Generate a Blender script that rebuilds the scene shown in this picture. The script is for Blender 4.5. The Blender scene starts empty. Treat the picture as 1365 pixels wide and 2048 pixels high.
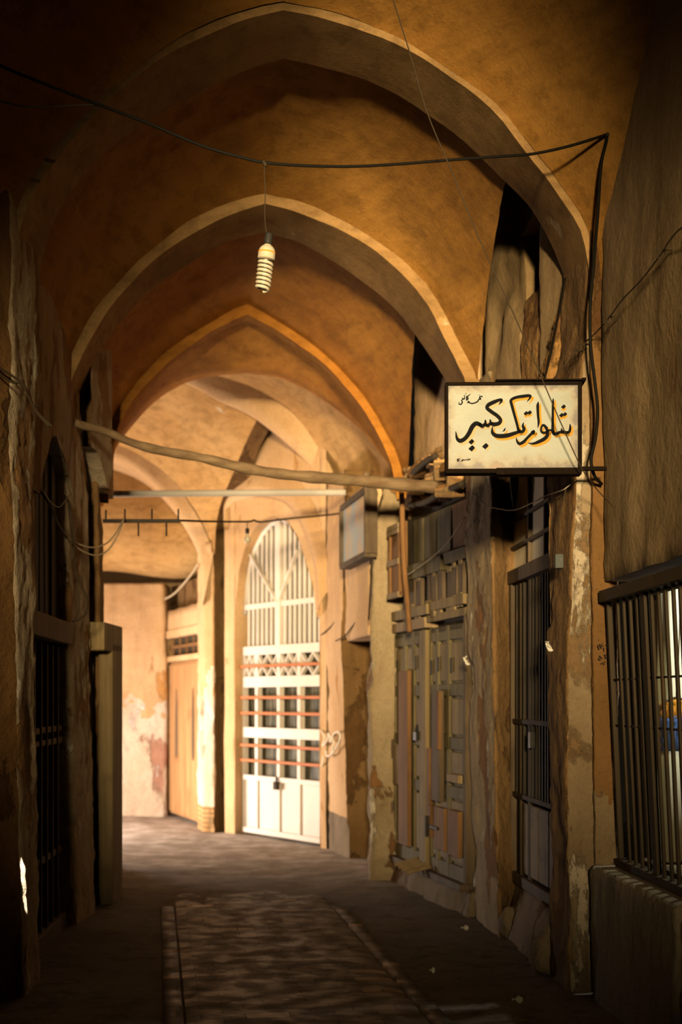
import bpy, math, random
from mathutils import Vector as V, noise as NZ
random.seed(7)
PI = math.pi
S = bpy.context.scene
COL = S.collection
F, CX, HY, EYE = 50 / 36 * 2048, 682.5, 1400.0, 1.55      # focal length in pixels, principal column, horizon row, eye height


def at(px, py, Y):
    """the world point at depth Y that the photograph shows at (px, py)"""
    return V(((px - CX) * Y / F, Y, EYE - (py - HY) * Y / F))


def X(px, Y):
    return (px - CX) * Y / F


def fb(p, s, o=4):
    return NZ.fractal(V((p[0] * s, p[1] * s, p[2] * s)), 1.0, 2.0, o)


# ------------------------------------------------------------------ objects
class MB:
    def __init__(s):
        s.v, s.f, s.m, s.sm = [], [], [], []

    def add(s, vs, fs, mi=0, smooth=False):
        b = len(s.v)
        s.v += [tuple(p) for p in vs]
        for f in fs:
            s.f.append(tuple(b + i for i in f))
            s.m.append(mi)
            s.sm.append(smooth)

    def box(s, x0, x1, y0, y1, z0, z1, mi=0, j=0.0):
        c = [(x0, y0, z0), (x1, y0, z0), (x1, y1, z0), (x0, y1, z0), (x0, y0, z1), (x1, y0, z1), (x1, y1, z1), (x0, y1, z1)]
        if j:
            c = [tuple(q + random.uniform(-j, j) for q in p) for p in c]
        s.add(c, [(3, 2, 1, 0), (4, 5, 6, 7), (0, 1, 5, 4), (1, 2, 6, 5), (2, 3, 7, 6), (3, 0, 4, 7)], mi)

    def bar(s, a, b, w, d, up=(0, 0, 1), mi=0):
        """a rectangular bar from a to b, w across and d along the third direction"""
        a, b = V(a), V(b)
        t = (b - a).normalized()
        n = V(up)
        if abs(t.dot(n)) > 0.95:
            n = V((0, 1, 0)) if abs(t.y) < 0.9 else V((1, 0, 0))
        x = t.cross(n).normalized() * (w / 2)
        y = x.cross(t).normalized() * (d / 2)
        c = [a - x - y, a + x - y, a + x + y, a - x + y, b - x - y, b + x - y, b + x + y, b - x + y]
        s.add(c, [(3, 2, 1, 0), (4, 5, 6, 7), (0, 1, 5, 4), (1, 2, 6, 5), (2, 3, 7, 6), (3, 0, 4, 7)], mi)

    def tube(s, pts, r, n=8, mi=0, closed=False):
        pts = [V(p) for p in pts]
        rs = r if isinstance(r, (list, tuple)) else [r] * len(pts)
        N = len(pts)
        vs, prev = [], None
        for i, p in enumerate(pts):
            t = (pts[(i + 1) % N if closed else min(i + 1, N - 1)] - pts[(i - 1) % N if closed else max(i - 1, 0)]).normalized()
            if prev is None:
                h = V((0, 0, 1)) if abs(t.z) < 0.9 else V((1, 0, 0))
                prev = t.cross(h).normalized()
            prev = (prev - t * prev.dot(t)).normalized()
            q = t.cross(prev)
            for k in range(n):
                a = 2 * PI * k / n
                vs.append(p + (prev * math.cos(a) + q * math.sin(a)) * rs[i])
        fs = []
        for i in range(N if closed else N - 1):
            i2 = (i + 1) % N
            for k in range(n):
                fs.append((i * n + k, i * n + (k + 1) % n, i2 * n + (k + 1) % n, i2 * n + k))
        if not closed:
            fs.append(tuple(range(n))[::-1])
            fs.append(tuple((N - 1) * n + k for k in range(n)))
        s.add(vs, fs, mi, True)

    def lathe(s, prof, o, ax=(0, 0, 1), n=20, mi=0):
        """profile of (radius, height) turned round the axis ax through o"""
        ax = V(ax).normalized()
        h = V((1, 0, 0)) if abs(ax.x) < 0.9 else V((0, 1, 0))
        x = ax.cross(h).normalized()
        y = ax.cross(x)
        vs = [V(o) + ax * z + (x * math.cos(2 * PI * k / n) + y * math.sin(2 * PI * k / n)) * r for r, z in prof for k in range(n)]
        fs = [(i * n + k, i * n + (k + 1) % n, (i + 1) * n + (k + 1) % n, (i + 1) * n + k) for i in range(len(prof) - 1) for k in range(n)]
        fs += [tuple(range(n))[::-1], tuple((len(prof) - 1) * n + k for k in range(n))]
        s.add(vs, fs, mi, True)

    def grid(s, rows, mi=0, flip=False):
        n = len(rows[0])
        vs = [p for r in rows for p in r]
        fs = []
        for i in range(len(rows) - 1):
            for k in range(n - 1):
                q = (i * n + k, i * n + k + 1, (i + 1) * n + k + 1, (i + 1) * n + k)
                fs.append(q[::-1] if flip else q)
        s.add(vs, fs, mi, True)

    def obj(s, name, mats, parent=None, bevel=0.0, origin=None, solid=0.0, auto=False):
        me = bpy.data.meshes.new(name)
        o0 = V(origin) if origin is not None else V((0, 0, 0))
        me.from_pydata([tuple(V(p) - o0) for p in s.v], [], s.f)
        for m in mats if isinstance(mats, (list, tuple)) else [mats]:
            me.materials.append(m)
        me.polygons.foreach_set('material_index', s.m)
        me.polygons.foreach_set('use_smooth', s.sm)
        me.update()
        o = bpy.data.objects.new(name, me)
        COL.objects.link(o)
        if parent is not None:
            o.parent = parent
        else:
            o.location = o0
        if solid:
            md = o.modifiers.new('Solid', 'SOLIDIFY')
            md.thickness, md.offset = solid, 0
        if bevel:
            md = o.modifiers.new('Bevel', 'BEVEL')
            md.width, md.segments, md.limit_method, md.angle_limit = bevel, 2, 'ANGLE', 0.7
        return o


def tag(o, label, cat, group=None, kind=None):
    o['label'], o['category'] = label, cat
    if group:
        o['group'] = group
    if kind:
        o['kind'] = kind
    return o


def thing(name, label, cat, loc, rz=0.0, rx=0.0, group=None, kind=None):
    o = bpy.data.objects.new(name, None)
    COL.objects.link(o)
    o.empty_display_size = 0.1
    o.location, o.rotation_euler = loc, (rx, 0, rz)
    return tag(o, label, cat, group, kind)


def struct(o, label=None, cat=None):
    o['kind'] = 'structure'
    if label:
        o['label'], o['category'] = label, cat
    return o


class Fr:
    """a wall frame: x runs from A to B as the picture shows it left to right, y into the wall, z up"""
    def __init__(s, A, B, z=0.0, lean=0.0):
        s.o = V((A[0], A[1], z))
        d = V((B[0] - A[0], B[1] - A[1], 0))
        s.L = d.length
        s.rz = math.atan2(d.y, d.x)
        s.x = d.normalized()
        s.rx = lean
        yy = V((-s.x.y, s.x.x, 0))
        s.y = yy * math.cos(lean) + V((0, 0, math.sin(lean)))
        s.z = V((0, 0, math.cos(lean))) - yy * math.sin(lean)

    def w(s, u, y, z):
        return s.o + s.x * u + s.y * y + s.z * z

    def px(s, px, py, off=0.0):
        """local (u, z) of the pixel on the plane y = off"""
        c = V((0, 0, EYE))
        d = at(px, py, 1.0) - c
        t = (s.w(0, off, 0) - c).dot(s.y) / d.dot(s.y)
        q = c + d * t - s.o
        return q.dot(s.x), q.dot(s.z)

    def thing(s, name, label, cat, group=None, kind=None):
        return thing(name, label, cat, s.o, s.rz, s.rx, group, kind)


# ------------------------------------------------------------------ curves
def cr(pts, n):
    """n points along a Catmull-Rom curve through pts, evenly spaced"""
    P = [V(p) for p in pts]
    P = [P[0] * 2 - P[1]] + P + [P[-1] * 2 - P[-2]]
    out = []
    for i in range(1, len(P) - 2):
        for k in range(12):
            t = k / 12
            a, b, c, d = P[i - 1], P[i], P[i + 1], P[i + 2]
            out.append(0.5 * ((2 * b) + (c - a) * t + (2 * a - 5 * b + 4 * c - d) * t * t + (3 * b - a - 3 * c + d) * t ** 3))
    out.append(P[-2])
    return even(out, n)


def even(P, n):
    L = [0]
    for a, b in zip(P, P[1:]):
        L.append(L[-1] + (b - a).length)
    out, j = [], 0
    for i in range(n):
        t = L[-1] * i / (n - 1)
        while j < len(L) - 2 and L[j + 1] < t:
            j += 1
        k = (t - L[j]) / max(L[j + 1] - L[j], 1e-9)
        out.append(P[j].lerp(P[j + 1], min(max(k, 0), 1)))
    return out


def pxcurve(pts, Y, n, Y2=None):
    """pixel points at depth Y (running to Y2 along the curve)"""
    m = len(pts) - 1
    return cr([at(p[0], p[1], Y if Y2 is None else Y + (Y2 - Y) * i / m) for i, p in enumerate(pts)], n)


def offs(C, t, cx, cz):
    """an arch curve moved outward, away from its middle, by t"""
    out = []
    for i, p in enumerate(C):
        a, b = C[max(i - 1, 0)], C[min(i + 1, len(C) - 1)]
        d = b - a
        n = V((-d.z, 0, d.x)).normalized()
        if n.dot(V((p.x - cx, 0, p.z - cz))) < 0:
            n = -n
        out.append(p + n * t)
    return out


# ------------------------------------------------------------------ lumps of plastered wall
def ploop(poly, ns, r):
    n = len(poly)
    out = []
    P = [V((p[0], p[1])) for p in poly]
    for i in range(n):
        a, b, c = P[i - 1], P[i], P[(i + 1) % n]
        la, lc = (a - b).length, (c - b).length
        q0 = b + (a - b).normalized() * min(r, la * 0.4)
        q1 = b + (c - b).normalized() * min(r, lc * 0.4)
        for t in (0, 0.33, 0.67, 1):
            out.append(q0 * (1 - t) ** 2 + b * 2 * t * (1 - t) + q1 * t * t)
        d = P[(i + 1) % n]
        e = P[(i + 2) % n]
        q2 = d + (b - d).normalized() * min(r, (b - d).length * 0.4)
        for k in range(1, ns[i]):
            out.append(q1.lerp(q2, k / ns[i]))
    return out


def lump(mb, levels, step=0.06, r=0.05, amp=0.014, ns=3.0, ero=0.03, matfn=None):
    """a wall or pier whose outline may change with height, its faces uneven like hand-laid plaster"""
    polys = [p for _, p in levels]
    area = sum(polys[0][i - 1][0] * polys[0][i][1] - polys[0][i][0] * polys[0][i - 1][1] for i in range(len(polys[0])))
    if area < 0:
        levels = [(z, p[::-1]) for z, p in levels]
        polys = [p for _, p in levels]
    P0 = polys[0]
    n = len(P0)
    cnt = [max(1, int(math.ceil((V(P0[i]) - V(P0[(i + 1) % n])).length / step))) for i in range(n)]
    loops = [ploop(p, cnt, r) for p in polys]
    m = len(loops[0])
    rings = []
    for k in range(len(levels) - 1):
        z0, z1 = levels[k][0], levels[k + 1][0]
        q = max(1, int(math.ceil((z1 - z0) / step)))
        for j in range(q + (k == len(levels) - 2)):
            t = j / q
            rings.append([V((*loops[k][i].lerp(loops[k + 1][i], t), z0 + (z1 - z0) * t)) for i in range(m)])
    vs, nrm = [], []
    for R in rings:
        for i, p in enumerate(R):
            d = R[(i + 1) % m] - R[i - 1]
            nn = V((d.y, -d.x, 0)).normalized()
            h = amp * (fb(p, ns) + 0.35 * fb(p, ns * 4, 2))
            e = fb((p.x + 9, p.y, p.z * 0.7), 1.6, 5)
            if e > 0.18:
                h -= min(ero, (e - 0.18) * 4 * ero)
            vs.append(p + nn * h)
            nrm.append(nn)
    b = len(mb.v)
    mb.v += [tuple(p) for p in vs]
    for i in range(len(rings) - 1):
        for k in range(m):
            a, c = i * m + k, i * m + (k + 1) % m
            mb.f.append((b + a, b + c, b + c + m, b + a + m))
            mb.m.append(matfn(vs[a], nrm[a] + nrm[c]) if matfn else 0)
            mb.sm.append(True)
    for fc in (tuple(b + k for k in range(m))[::-1], tuple(b + (len(rings) - 1) * m + k for k in range(m))):
        mb.f.append(fc)
        mb.m.append(0)
        mb.sm.append(False)


# ------------------------------------------------------------------ materials
class Nt:
    def __init__(s, name):
        s.mat = bpy.data.materials.new(name)
        s.mat.use_nodes = True
        s.t = s.mat.node_tree
        s.n, s.l = s.t.nodes, s.t.links
        s.b = s.n['Principled BSDF']
        s.tc = s.n.new('ShaderNodeTexCoord')

    def map(s, sc=(1, 1, 1), rot=(0, 0, 0), loc=(0, 0, 0)):
        m = s.n.new('ShaderNodeMapping')
        m.inputs['Scale'].default_value, m.inputs['Rotation'].default_value, m.inputs['Location'].default_value = sc, rot, loc
        s.l.new(s.tc.outputs['Object'], m.inputs['Vector'])
        return m.outputs[0]

    def noise(s, scale, detail=4, vec=None, rough=0.55, dist=0.0):
        t = s.n.new('ShaderNodeTexNoise')
        t.inputs['Scale'].default_value, t.inputs['Detail'].default_value = scale, detail
        t.inputs['Roughness'].default_value, t.inputs['Distortion'].default_value = rough, dist
        s.l.new(vec if vec is not None else s.tc.outputs['Object'], t.inputs['Vector'])
        return t.outputs['Fac']

    def ramp(s, fac, a, b):
        r = s.n.new('ShaderNodeMapRange')
        r.inputs['From Min'].default_value, r.inputs['From Max'].default_value = a, b
        r.interpolation_type = 'SMOOTHSTEP'
        s.l.new(fac, r.inputs['Value'])
        return r.outputs[0]

    def mix(s, fac, a, b, mode='MIX'):
        m = s.n.new('ShaderNodeMix')
        m.data_type, m.blend_type = 'RGBA', mode
        for val, sk in ((fac, m.inputs[0]), (a, m.inputs[6]), (b, m.inputs[7])):
            if hasattr(val, 'is_linked'):
                s.l.new(val, sk)
            else:
                sk.default_value = val if isinstance(val, (int, float)) else (*val, 1)[:4]
        return m.outputs[2]

    def math(s, op, a, b=0.0):
        m = s.n.new('ShaderNodeMath')
        m.operation = op
        for val, sk in ((a, m.inputs[0]), (b, m.inputs[1])):
            if hasattr(val, 'is_linked'):
                s.l.new(val, sk)
            else:
                sk.default_value = val
        return m.outputs[0]

    def bump(s, h, strength=0.4, dist=0.02, prev=None):
        b = s.n.new('ShaderNodeBump')
        b.inputs['Strength'].default_value, b.inputs['Distance'].default_value = strength, dist
        s.l.new(h, b.inputs['Height'])
        if prev is not None:
            s.l.new(prev, b.inputs['Normal'])
        return b.outputs[0]

    def done(s, col, rough=0.9, nrm=None, metal=0.0, spec=0.2):
        if hasattr(col, 'is_linked'):
            s.l.new(col, s.b.inputs['Base Color'])
        else:
            s.b.inputs['Base Color'].default_value = (*col, 1)
        if hasattr(rough, 'is_linked'):
            s.l.new(rough, s.b.inputs['Roughness'])
        else:
            s.b.inputs['Roughness'].default_value = rough
        s.b.inputs['Metallic'].default_value = metal
        s.b.inputs['Specular IOR Level'].default_value = spec
        if nrm is not None:
            s.l.new(nrm, s.b.inputs['Normal'])
        return s.mat


def plaster(name, a, b, mud, pale, patch=(0.56, 0.6), pscale=2.2, streak=0.5, palelim=(0.66, 0.7), bumpd=0.034, soff=0.0, k=.72):
    """earth plaster: two tones, vertical wash streaks, patches fallen off to the mud and pale scrapes"""
    n = Nt(name)
    a, b, mud, pale = [tuple(x * k for x in q) for q in (a, b, mud, pale)]
    v0 = n.map((1, 1, 1), loc=(soff, soff * 2, 0))
    big = n.noise(1.1, 5, v0)
    c = n.mix(n.ramp(big, 0.35, 0.65), a, b)
    st = n.noise(1.0, 5, n.map((7, 7, 0.55), loc=(soff, 0, 0)), 0.6)
    dark = tuple(x * 0.55 for x in a)
    c = n.mix(n.math('MULTIPLY', n.ramp(st, 0.5, 0.72), streak), c, dark)
    pm = n.ramp(n.noise(pscale, 9, n.map((1, 1, 0.55), loc=(3 + soff, 1, soff)), 0.62, 0.3), *patch)
    mudn = n.mix(n.noise(9, 5), tuple(x * 0.6 for x in mud), tuple(min(1, x * 1.3) for x in mud))
    c = n.mix(pm, c, mudn)
    pl = n.ramp(n.noise(3.1, 10, n.map((1.5, 1.5, 0.6), loc=(7, soff, 2)), 0.68, 0.2), *palelim)
    c = n.mix(n.math('MULTIPLY', pl, 0.85), c, pale)
    fine = n.noise(38, 6, rough=0.7)
    c = n.mix(0.35, c, n.mix(fine, (0.1, 0.1, 0.1), (1, 1, 1)), 'OVERLAY')
    spk = n.ramp(n.noise(55, 2), 0.68, 0.74)
    c = n.mix(n.math('MULTIPLY', spk, 0.5), c, tuple(x * 0.3 for x in mud))
    nb = n.bump(fine, 0.5, bumpd * 0.4)
    nb = n.bump(n.noise(7, 6, rough=0.65), 0.6, bumpd * 1.6, nb)
    nb = n.bump(n.math('ADD', n.math('MULTIPLY', pm, -1.0), n.math('MULTIPLY', pl, 0.4)), 0.7, bumpd, nb)
    return n.done(c, 0.93, nb)


def webmat(name, a, b, pale, soff=0.0, rot=0.6, k=.72):
    """clay vault skin with crossing trowel strokes and a few pale flecks"""
    n = Nt(name)
    a, b, pale = [tuple(x * k for x in q) for q in (a, b, pale)]
    c = n.mix(n.ramp(n.noise(0.9, 5, n.map(loc=(soff, 0, soff))), 0.36, 0.66), a, b)
    s1 = n.noise(1.0, 5, n.map((5, 2.5, 16), (0.0, rot, 0.2), (soff, 0, 0)), 0.6)
    s2 = n.noise(1.0, 5, n.map((5, 2.5, 16), (0.0, -rot, -0.2), (0, soff, 0)), 0.6)
    sel = n.ramp(n.noise(0.8, 2, n.map(loc=(soff, 5, 0))), 0.47, 0.53)
    stx = n.mix(sel, s1, s2)
    c = n.mix(n.math('MULTIPLY', n.ramp(stx, 0.42, 0.68), 0.38), c, tuple(x * 0.45 for x in a))
    c = n.mix(n.math('MULTIPLY', n.ramp(n.noise(1.7, 7, n.map(loc=(2, soff, 1))), 0.52, 0.7), 0.5), c, tuple(x * 0.5 for x in a))
    pl = n.ramp(n.noise(2.6, 8, n.map((1, 1, 1), loc=(soff + 4, 2, 9)), 0.6), 0.70, 0.74)
    c = n.mix(n.math('MULTIPLY', pl, 0.7), c, pale)
    mid = n.noise(6.5, 8, n.map(loc=(1, soff, 3)), 0.68)
    c = n.mix(n.math('MULTIPLY', n.ramp(mid, 0.5, 0.66), 0.45), c, tuple(x * 0.5 for x in a))
    fine = n.noise(60, 6, rough=0.75)
    c = n.mix(0.45, c, n.mix(fine, (0.15, 0.15, 0.15), (1, 1, 1)), 'OVERLAY')
    nb = n.bump(fine, 0.5, 0.008)
    nb = n.bump(mid, 0.5, 0.025, nb)
    nb = n.bump(stx, 0.4, 0.014, nb)
    return n.done(c, 0.93, nb)


def wood(name, a, b, sc=(16, 16, 0.9), rough=0.8, soff=0.0):
    n = Nt(name)
    g = n.noise(1.0, 7, n.map(sc, loc=(soff, soff, 0)), 0.65)
    c = n.mix(n.ramp(g, 0.32, 0.7), a, b)
    c = n.mix(n.math('MULTIPLY', n.ramp(n.noise(2.2, 5, n.map(loc=(soff, 1, 0))), 0.5, 0.75), 0.6), c, tuple(x * 0.4 for x in a))
    nb = n.bump(g, 0.55, 0.008)
    return n.done(c, rough, nb)


def paint(name, col, worn=None, amt=(0.6, 0.66), rough=0.6, metal=0.0, spec=0.1, scale=6.0):
    n = Nt(name)
    c = n.mix(n.noise(2.5, 4), tuple(x * 0.8 for x in col), tuple(min(1, x * 1.12) for x in col))
    if worn:
        c = n.mix(n.ramp(n.noise(scale, 8, rough=0.65), *amt), c, worn)
    return n.done(c, rough, n.bump(n.noise(30, 4), 0.15, 0.004), metal, spec)
# ------------------------------------------------------------------ camera
cd = bpy.data.cameras.new('camera')
cam = bpy.data.objects.new('camera', cd)
COL.objects.link(cam)
cam.location, cam.rotation_euler = (0, 0, EYE), (PI / 2, 0, 0)
cd.sensor_fit, cd.sensor_height, cd.sensor_width, cd.lens = 'VERTICAL', 36, 24, 50
cd.shift_y = (HY - 1024) / 2048
cd.clip_start, cd.clip_end = 0.05, 200
cd.dof.use_dof, cd.dof.focus_distance, cd.dof.aperture_fstop = True, 7.1, 2.0
S.camera = cam

# ------------------------------------------------------------------ materials
M = {}
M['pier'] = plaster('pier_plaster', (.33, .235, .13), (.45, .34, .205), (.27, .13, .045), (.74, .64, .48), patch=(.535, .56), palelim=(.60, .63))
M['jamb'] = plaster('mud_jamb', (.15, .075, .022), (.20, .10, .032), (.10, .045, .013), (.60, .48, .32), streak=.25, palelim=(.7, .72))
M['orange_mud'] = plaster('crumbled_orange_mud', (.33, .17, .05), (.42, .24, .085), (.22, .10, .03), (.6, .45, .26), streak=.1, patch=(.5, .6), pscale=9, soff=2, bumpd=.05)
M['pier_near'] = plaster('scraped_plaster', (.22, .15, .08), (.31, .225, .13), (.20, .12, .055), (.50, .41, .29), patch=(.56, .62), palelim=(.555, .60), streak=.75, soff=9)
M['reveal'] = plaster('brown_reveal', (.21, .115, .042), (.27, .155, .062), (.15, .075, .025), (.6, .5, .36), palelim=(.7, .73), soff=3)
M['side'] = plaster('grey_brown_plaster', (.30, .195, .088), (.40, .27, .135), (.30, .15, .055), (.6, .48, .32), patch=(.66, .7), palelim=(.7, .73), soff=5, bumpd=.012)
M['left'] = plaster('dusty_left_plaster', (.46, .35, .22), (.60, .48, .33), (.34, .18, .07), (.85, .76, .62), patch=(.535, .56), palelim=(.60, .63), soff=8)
M['web'] = webmat('vault_clay', (.40, .18, .032), (.52, .25, .05), (.70, .52, .30))
M['web2'] = webmat('vault_clay_orange', (.44, .17, .024), (.54, .235, .038), (.66, .46, .22), soff=4)
M['rib'] = webmat('rib_clay', (.36, .20, .072), (.48, .29, .115), (.66, .50, .30), soff=7, rot=.15)
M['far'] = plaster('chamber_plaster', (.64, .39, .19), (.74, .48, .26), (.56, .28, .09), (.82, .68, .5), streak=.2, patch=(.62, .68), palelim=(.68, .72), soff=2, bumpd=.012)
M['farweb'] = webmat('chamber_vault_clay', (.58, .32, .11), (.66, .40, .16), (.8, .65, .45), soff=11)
M['pale'] = plaster('daylight_pale_plaster', (.70, .52, .36), (.78, .62, .48), (.50, .26, .17), (.88, .8, .74), streak=.2, patch=(.56, .62), pscale=1.6, palelim=(.6, .66), soff=6)  # plaster with the brightness of the chamber daylight put into its colour
M['plinth'] = plaster('dark_plinth', (.22, .16, .10), (.30, .22, .14), (.18, .10, .05), (.5, .42, .32), streak=.6, palelim=(.68, .72), soff=4)
M['ledge'] = plaster('grey_cement', (.27, .215, .14), (.35, .28, .19), (.22, .13, .06), (.55, .47, .36), streak=.75, patch=(.68, .74), palelim=(.7, .74), soff=1)

# brick courses, for the exposed bits of wall
n = Nt('old_brick')
bt = n.n.new('ShaderNodeTexBrick')
n.l.new(n.map((1, 1, 1), (PI / 2, 0, 0)), bt.inputs['Vector'])
bt.inputs['Scale'].default_value = 1
bt.inputs['Brick Width'].default_value, bt.inputs['Row Height'].default_value, bt.inputs['Mortar Size'].default_value = .22, .055, .008
bt.inputs['Color1'].default_value, bt.inputs['Color2'].default_value, bt.inputs['Mortar'].default_value = (.44, .25, .10, 1), (.34, .18, .07, 1), (.16, .10, .05, 1)
c = n.mix(n.ramp(n.noise(4, 7), .5, .7), bt.outputs['Color'], (.30, .20, .10))
M['brick'] = n.done(c, .93, n.bump(n.noise(14, 6), .6, .02, n.bump(bt.outputs['Fac'], -1.0, .02)))

# trodden earth and worn paving bricks
n = Nt('trodden_earth')
c = n.mix(n.ramp(n.noise(.8, 6), .35, .65), (.085, .07, .055), (.13, .11, .085))
c = n.mix(n.math('MULTIPLY', n.ramp(n.noise(5, 8, rough=.7), .48, .66), .8), c, (.035, .028, .02))
c = n.mix(n.math('MULTIPLY', n.ramp(n.noise(9, 8, n.map(loc=(3, 3, 0)), rough=.72), .57, .68), .6), c, (.21, .175, .13))
c = n.mix(n.ramp(n.noise(60, 3), .7, .76), c, (.42, .35, .27))
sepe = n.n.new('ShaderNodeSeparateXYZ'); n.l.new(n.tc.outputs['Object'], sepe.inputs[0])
chamber_light = n.ramp(n.math('ADD', sepe.outputs[1], n.math('MULTIPLY', n.noise(1.3, 6), 2.5)), 11.6, 15.5)  # earth turns paler with depth: daylight of the end chamber painted in
c = n.mix(chamber_light, c, n.mix(n.ramp(n.noise(3.4, 7, rough=.65), .4, .66), (.26, .21, .165), (.47, .40, .35)))
M['earth'] = n.done(c, .9, n.bump(n.noise(26, 6, rough=.7), .6, .012, n.bump(n.noise(5.0, 6), .35, .03)))

PAVE = math.atan2(-.13, 1.0)                                  # the lane runs a little to the left
n = Nt('paving_brick')
mp = n.map((1, 1, 1), (0, 0, PAVE))
bt = n.n.new('ShaderNodeTexBrick')
n.l.new(mp, bt.inputs['Vector'])
bt.inputs['Scale'].default_value, bt.inputs['Bias'].default_value = 1, -.35
bt.inputs['Brick Width'].default_value, bt.inputs['Row Height'].default_value, bt.inputs['Mortar Size'].default_value = .215, .105, .006
bt.inputs['Mortar Smooth'].default_value = .3
bt.inputs['Color1'].default_value, bt.inputs['Color2'].default_value, bt.inputs['Mortar'].default_value = (.042, .034, .026, 1), (.125, .09, .055, 1), (.02, .016, .012, 1)
c = n.mix(n.math('MULTIPLY', n.ramp(n.noise(2.4, 6), .45, .68), .25), bt.outputs['Color'], (.04, .033, .026))
vo = n.n.new('ShaderNodeTexWhiteNoise')
sx = n.n.new('ShaderNodeVectorMath'); sx.operation = 'SNAP'
n.l.new(mp, sx.inputs[0]); sx.inputs[1].default_value = (.215, .105, 10)
n.l.new(sx.outputs[0], vo.inputs['Vector'])
c = n.mix(n.math('MULTIPLY', n.ramp(vo.outputs['Value'], .95, .955), n.math('MULTIPLY', n.math('SUBTRACT', 1.0, bt.outputs['Fac']), .8)), c, (.34, .23, .13))
rg = n.ramp(n.noise(6, 5), .3, .7)
M['paving'] = n.done(c, n.math('ADD', n.math('MULTIPLY', rg, .3), .5), n.bump(n.noise(30, 5), .4, .008, n.bump(bt.outputs['Fac'], -.8, .012, n.bump(n.noise(4, 4), .12, .01))), 0, .2)

# ------------------------------------------------------------------ floor
mb = MB()
rows = []
y = 2.0
ys = []
while y < 24:
    ys.append(y)
    y += .09 if y < 13 else .25
for y in ys:
    rows.append([V((x, y, .014 * fb((x, y, 0), 1.3) + .006 * fb((x, y, 3), 6) + .012 * max(0, abs(x + .05 + .13 * (y - 6.8)) - .6))) for x in [i * .1 for i in range(-65, 36)]])
mb.grid(rows, flip=True)
mb.add([(-8, -10, -.02), (8, -10, -.02), (8, 2, -.02), (-8, 2, -.02)], [(0, 1, 2, 3)])
struct(mb.obj('floor', M['earth']), 'trodden earth floor of the covered lane beside the brick paving', 'floor')

mb = MB()                                                     # the brick strip with a kerb course on each side
rows = []
for y in [3 + i * .11 for i in range(82)]:
    cxp = -.13 * (y - 6.8) - .16
    rows.append([V((cxp + u * .58, y, .022 + .004 * fb((cxp + u, y, 0), 1.6) - (.010 if abs(u) == 1 else 0) - .05 * max(0, min(1, (y - 10.2 + .5 * fb((cxp + u, y, 7), 2.5)) / 1.6)) ** 2)) for u in [k / 8 for k in range(-8, 9)]])
mb.grid(rows, flip=True)
struct(mb.obj('path', M['paving']), 'strip of worn dark paving bricks down the middle of the lane', 'paving')
for s, nm in ((-1, 0), (1, 1)):
    mb = MB()
    rows = []
    for y in [3 + i * .1 for i in range(88)]:
        cxp = -.13 * (y - 6.8) - .16 + s * .64
        z = .016 + .006 * fb((cxp, y, 5), 3) - .055 * max(0, min(1, (y - 9.8) / 1.6)) ** 2
        rows.append([V((cxp - .055, y, z - .04)), V((cxp - .045, y, z)), V((cxp + .045, y, z)), V((cxp + .055, y, z - .04))])
    mb.grid(rows, flip=True)
    struct(mb.obj('kerb', M['paving']), 'row of kerb bricks along the %s edge of the brick paving' % ('left', 'right')[nm], 'kerb')

# ------------------------------------------------------------------ arch ribs
# rows of pixels read off the photograph, foot to crown to foot
R1F_L = [(16, 700), (20, 620), (25, 540), (36, 470), (62, 395), (103, 333), (169, 256), (246, 179), (333, 113), (436, 59), (513, 30), (567, 17)]
R1F_R = [(567, 17), (665, 38), (768, 77), (844, 115), (921, 167), (983, 220), (1034, 282), (1091, 354), (1127, 405), (1157, 456), (1174, 510), (1182, 580), (1184, 660)]
R1B_L = [(72, 700), (74, 620), (79, 560), (88, 502), (104, 446), (144, 379), (205, 308), (287, 246), (410, 177), (513, 133), (568, 118)]
R1B_R = [(568, 118), (665, 140), (768, 177), (865, 236), (932, 287), (993, 343), (1050, 405), (1085, 461), (1108, 505), (1124, 544), (1137, 580), (1142, 650)]
R2F_L = [(120, 900), (125, 813), (148, 753), (179, 682), (216, 621), (270, 557), (318, 515), (390, 464), (462, 428), (531, 406)]
R2F_R = [(531, 406), (600, 425), (665, 454), (716, 479), (768, 514), (818, 562), (860, 617), (893, 680), (915, 725), (932, 770), (938, 840)]
R2B_L = [(144, 890), (149, 813), (175, 752), (195, 709), (229, 658), (276, 604), (337, 553), (418, 504), (475, 479), (531, 466)]
R2B_R = [(531, 466), (600, 487), (660, 518), (716, 556), (762, 592), (805, 636), (850, 695), (880, 740), (900, 775), (910, 845)]
R3F_L = [(215, 1000), (222, 920), (239, 850), (279, 785), (338, 724), (401, 678), (450, 648), (495, 628)]
R3F_R = [(495, 628), (556, 662), (615, 702), (666, 746), (720, 812), (756, 870), (784, 930), (796, 1000)]
R4_L = [(197, 1010), (200, 957), (212, 909), (243, 858), (299, 795), (358, 757), (420, 741), (490, 736)]
R4_R = [(490, 736), (556, 745), (615, 771), (674, 811), (720, 850), (760, 897), (788, 938), (800, 1000)]
HN = 30


def arch(L, R, Y, YL=None, YR=None):
    a = pxcurve(L, Y if YL is None else YL, HN, Y)
    b = pxcurve(R, Y, HN, Y if YR is None else YR)
    return a + b[1:]


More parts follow.
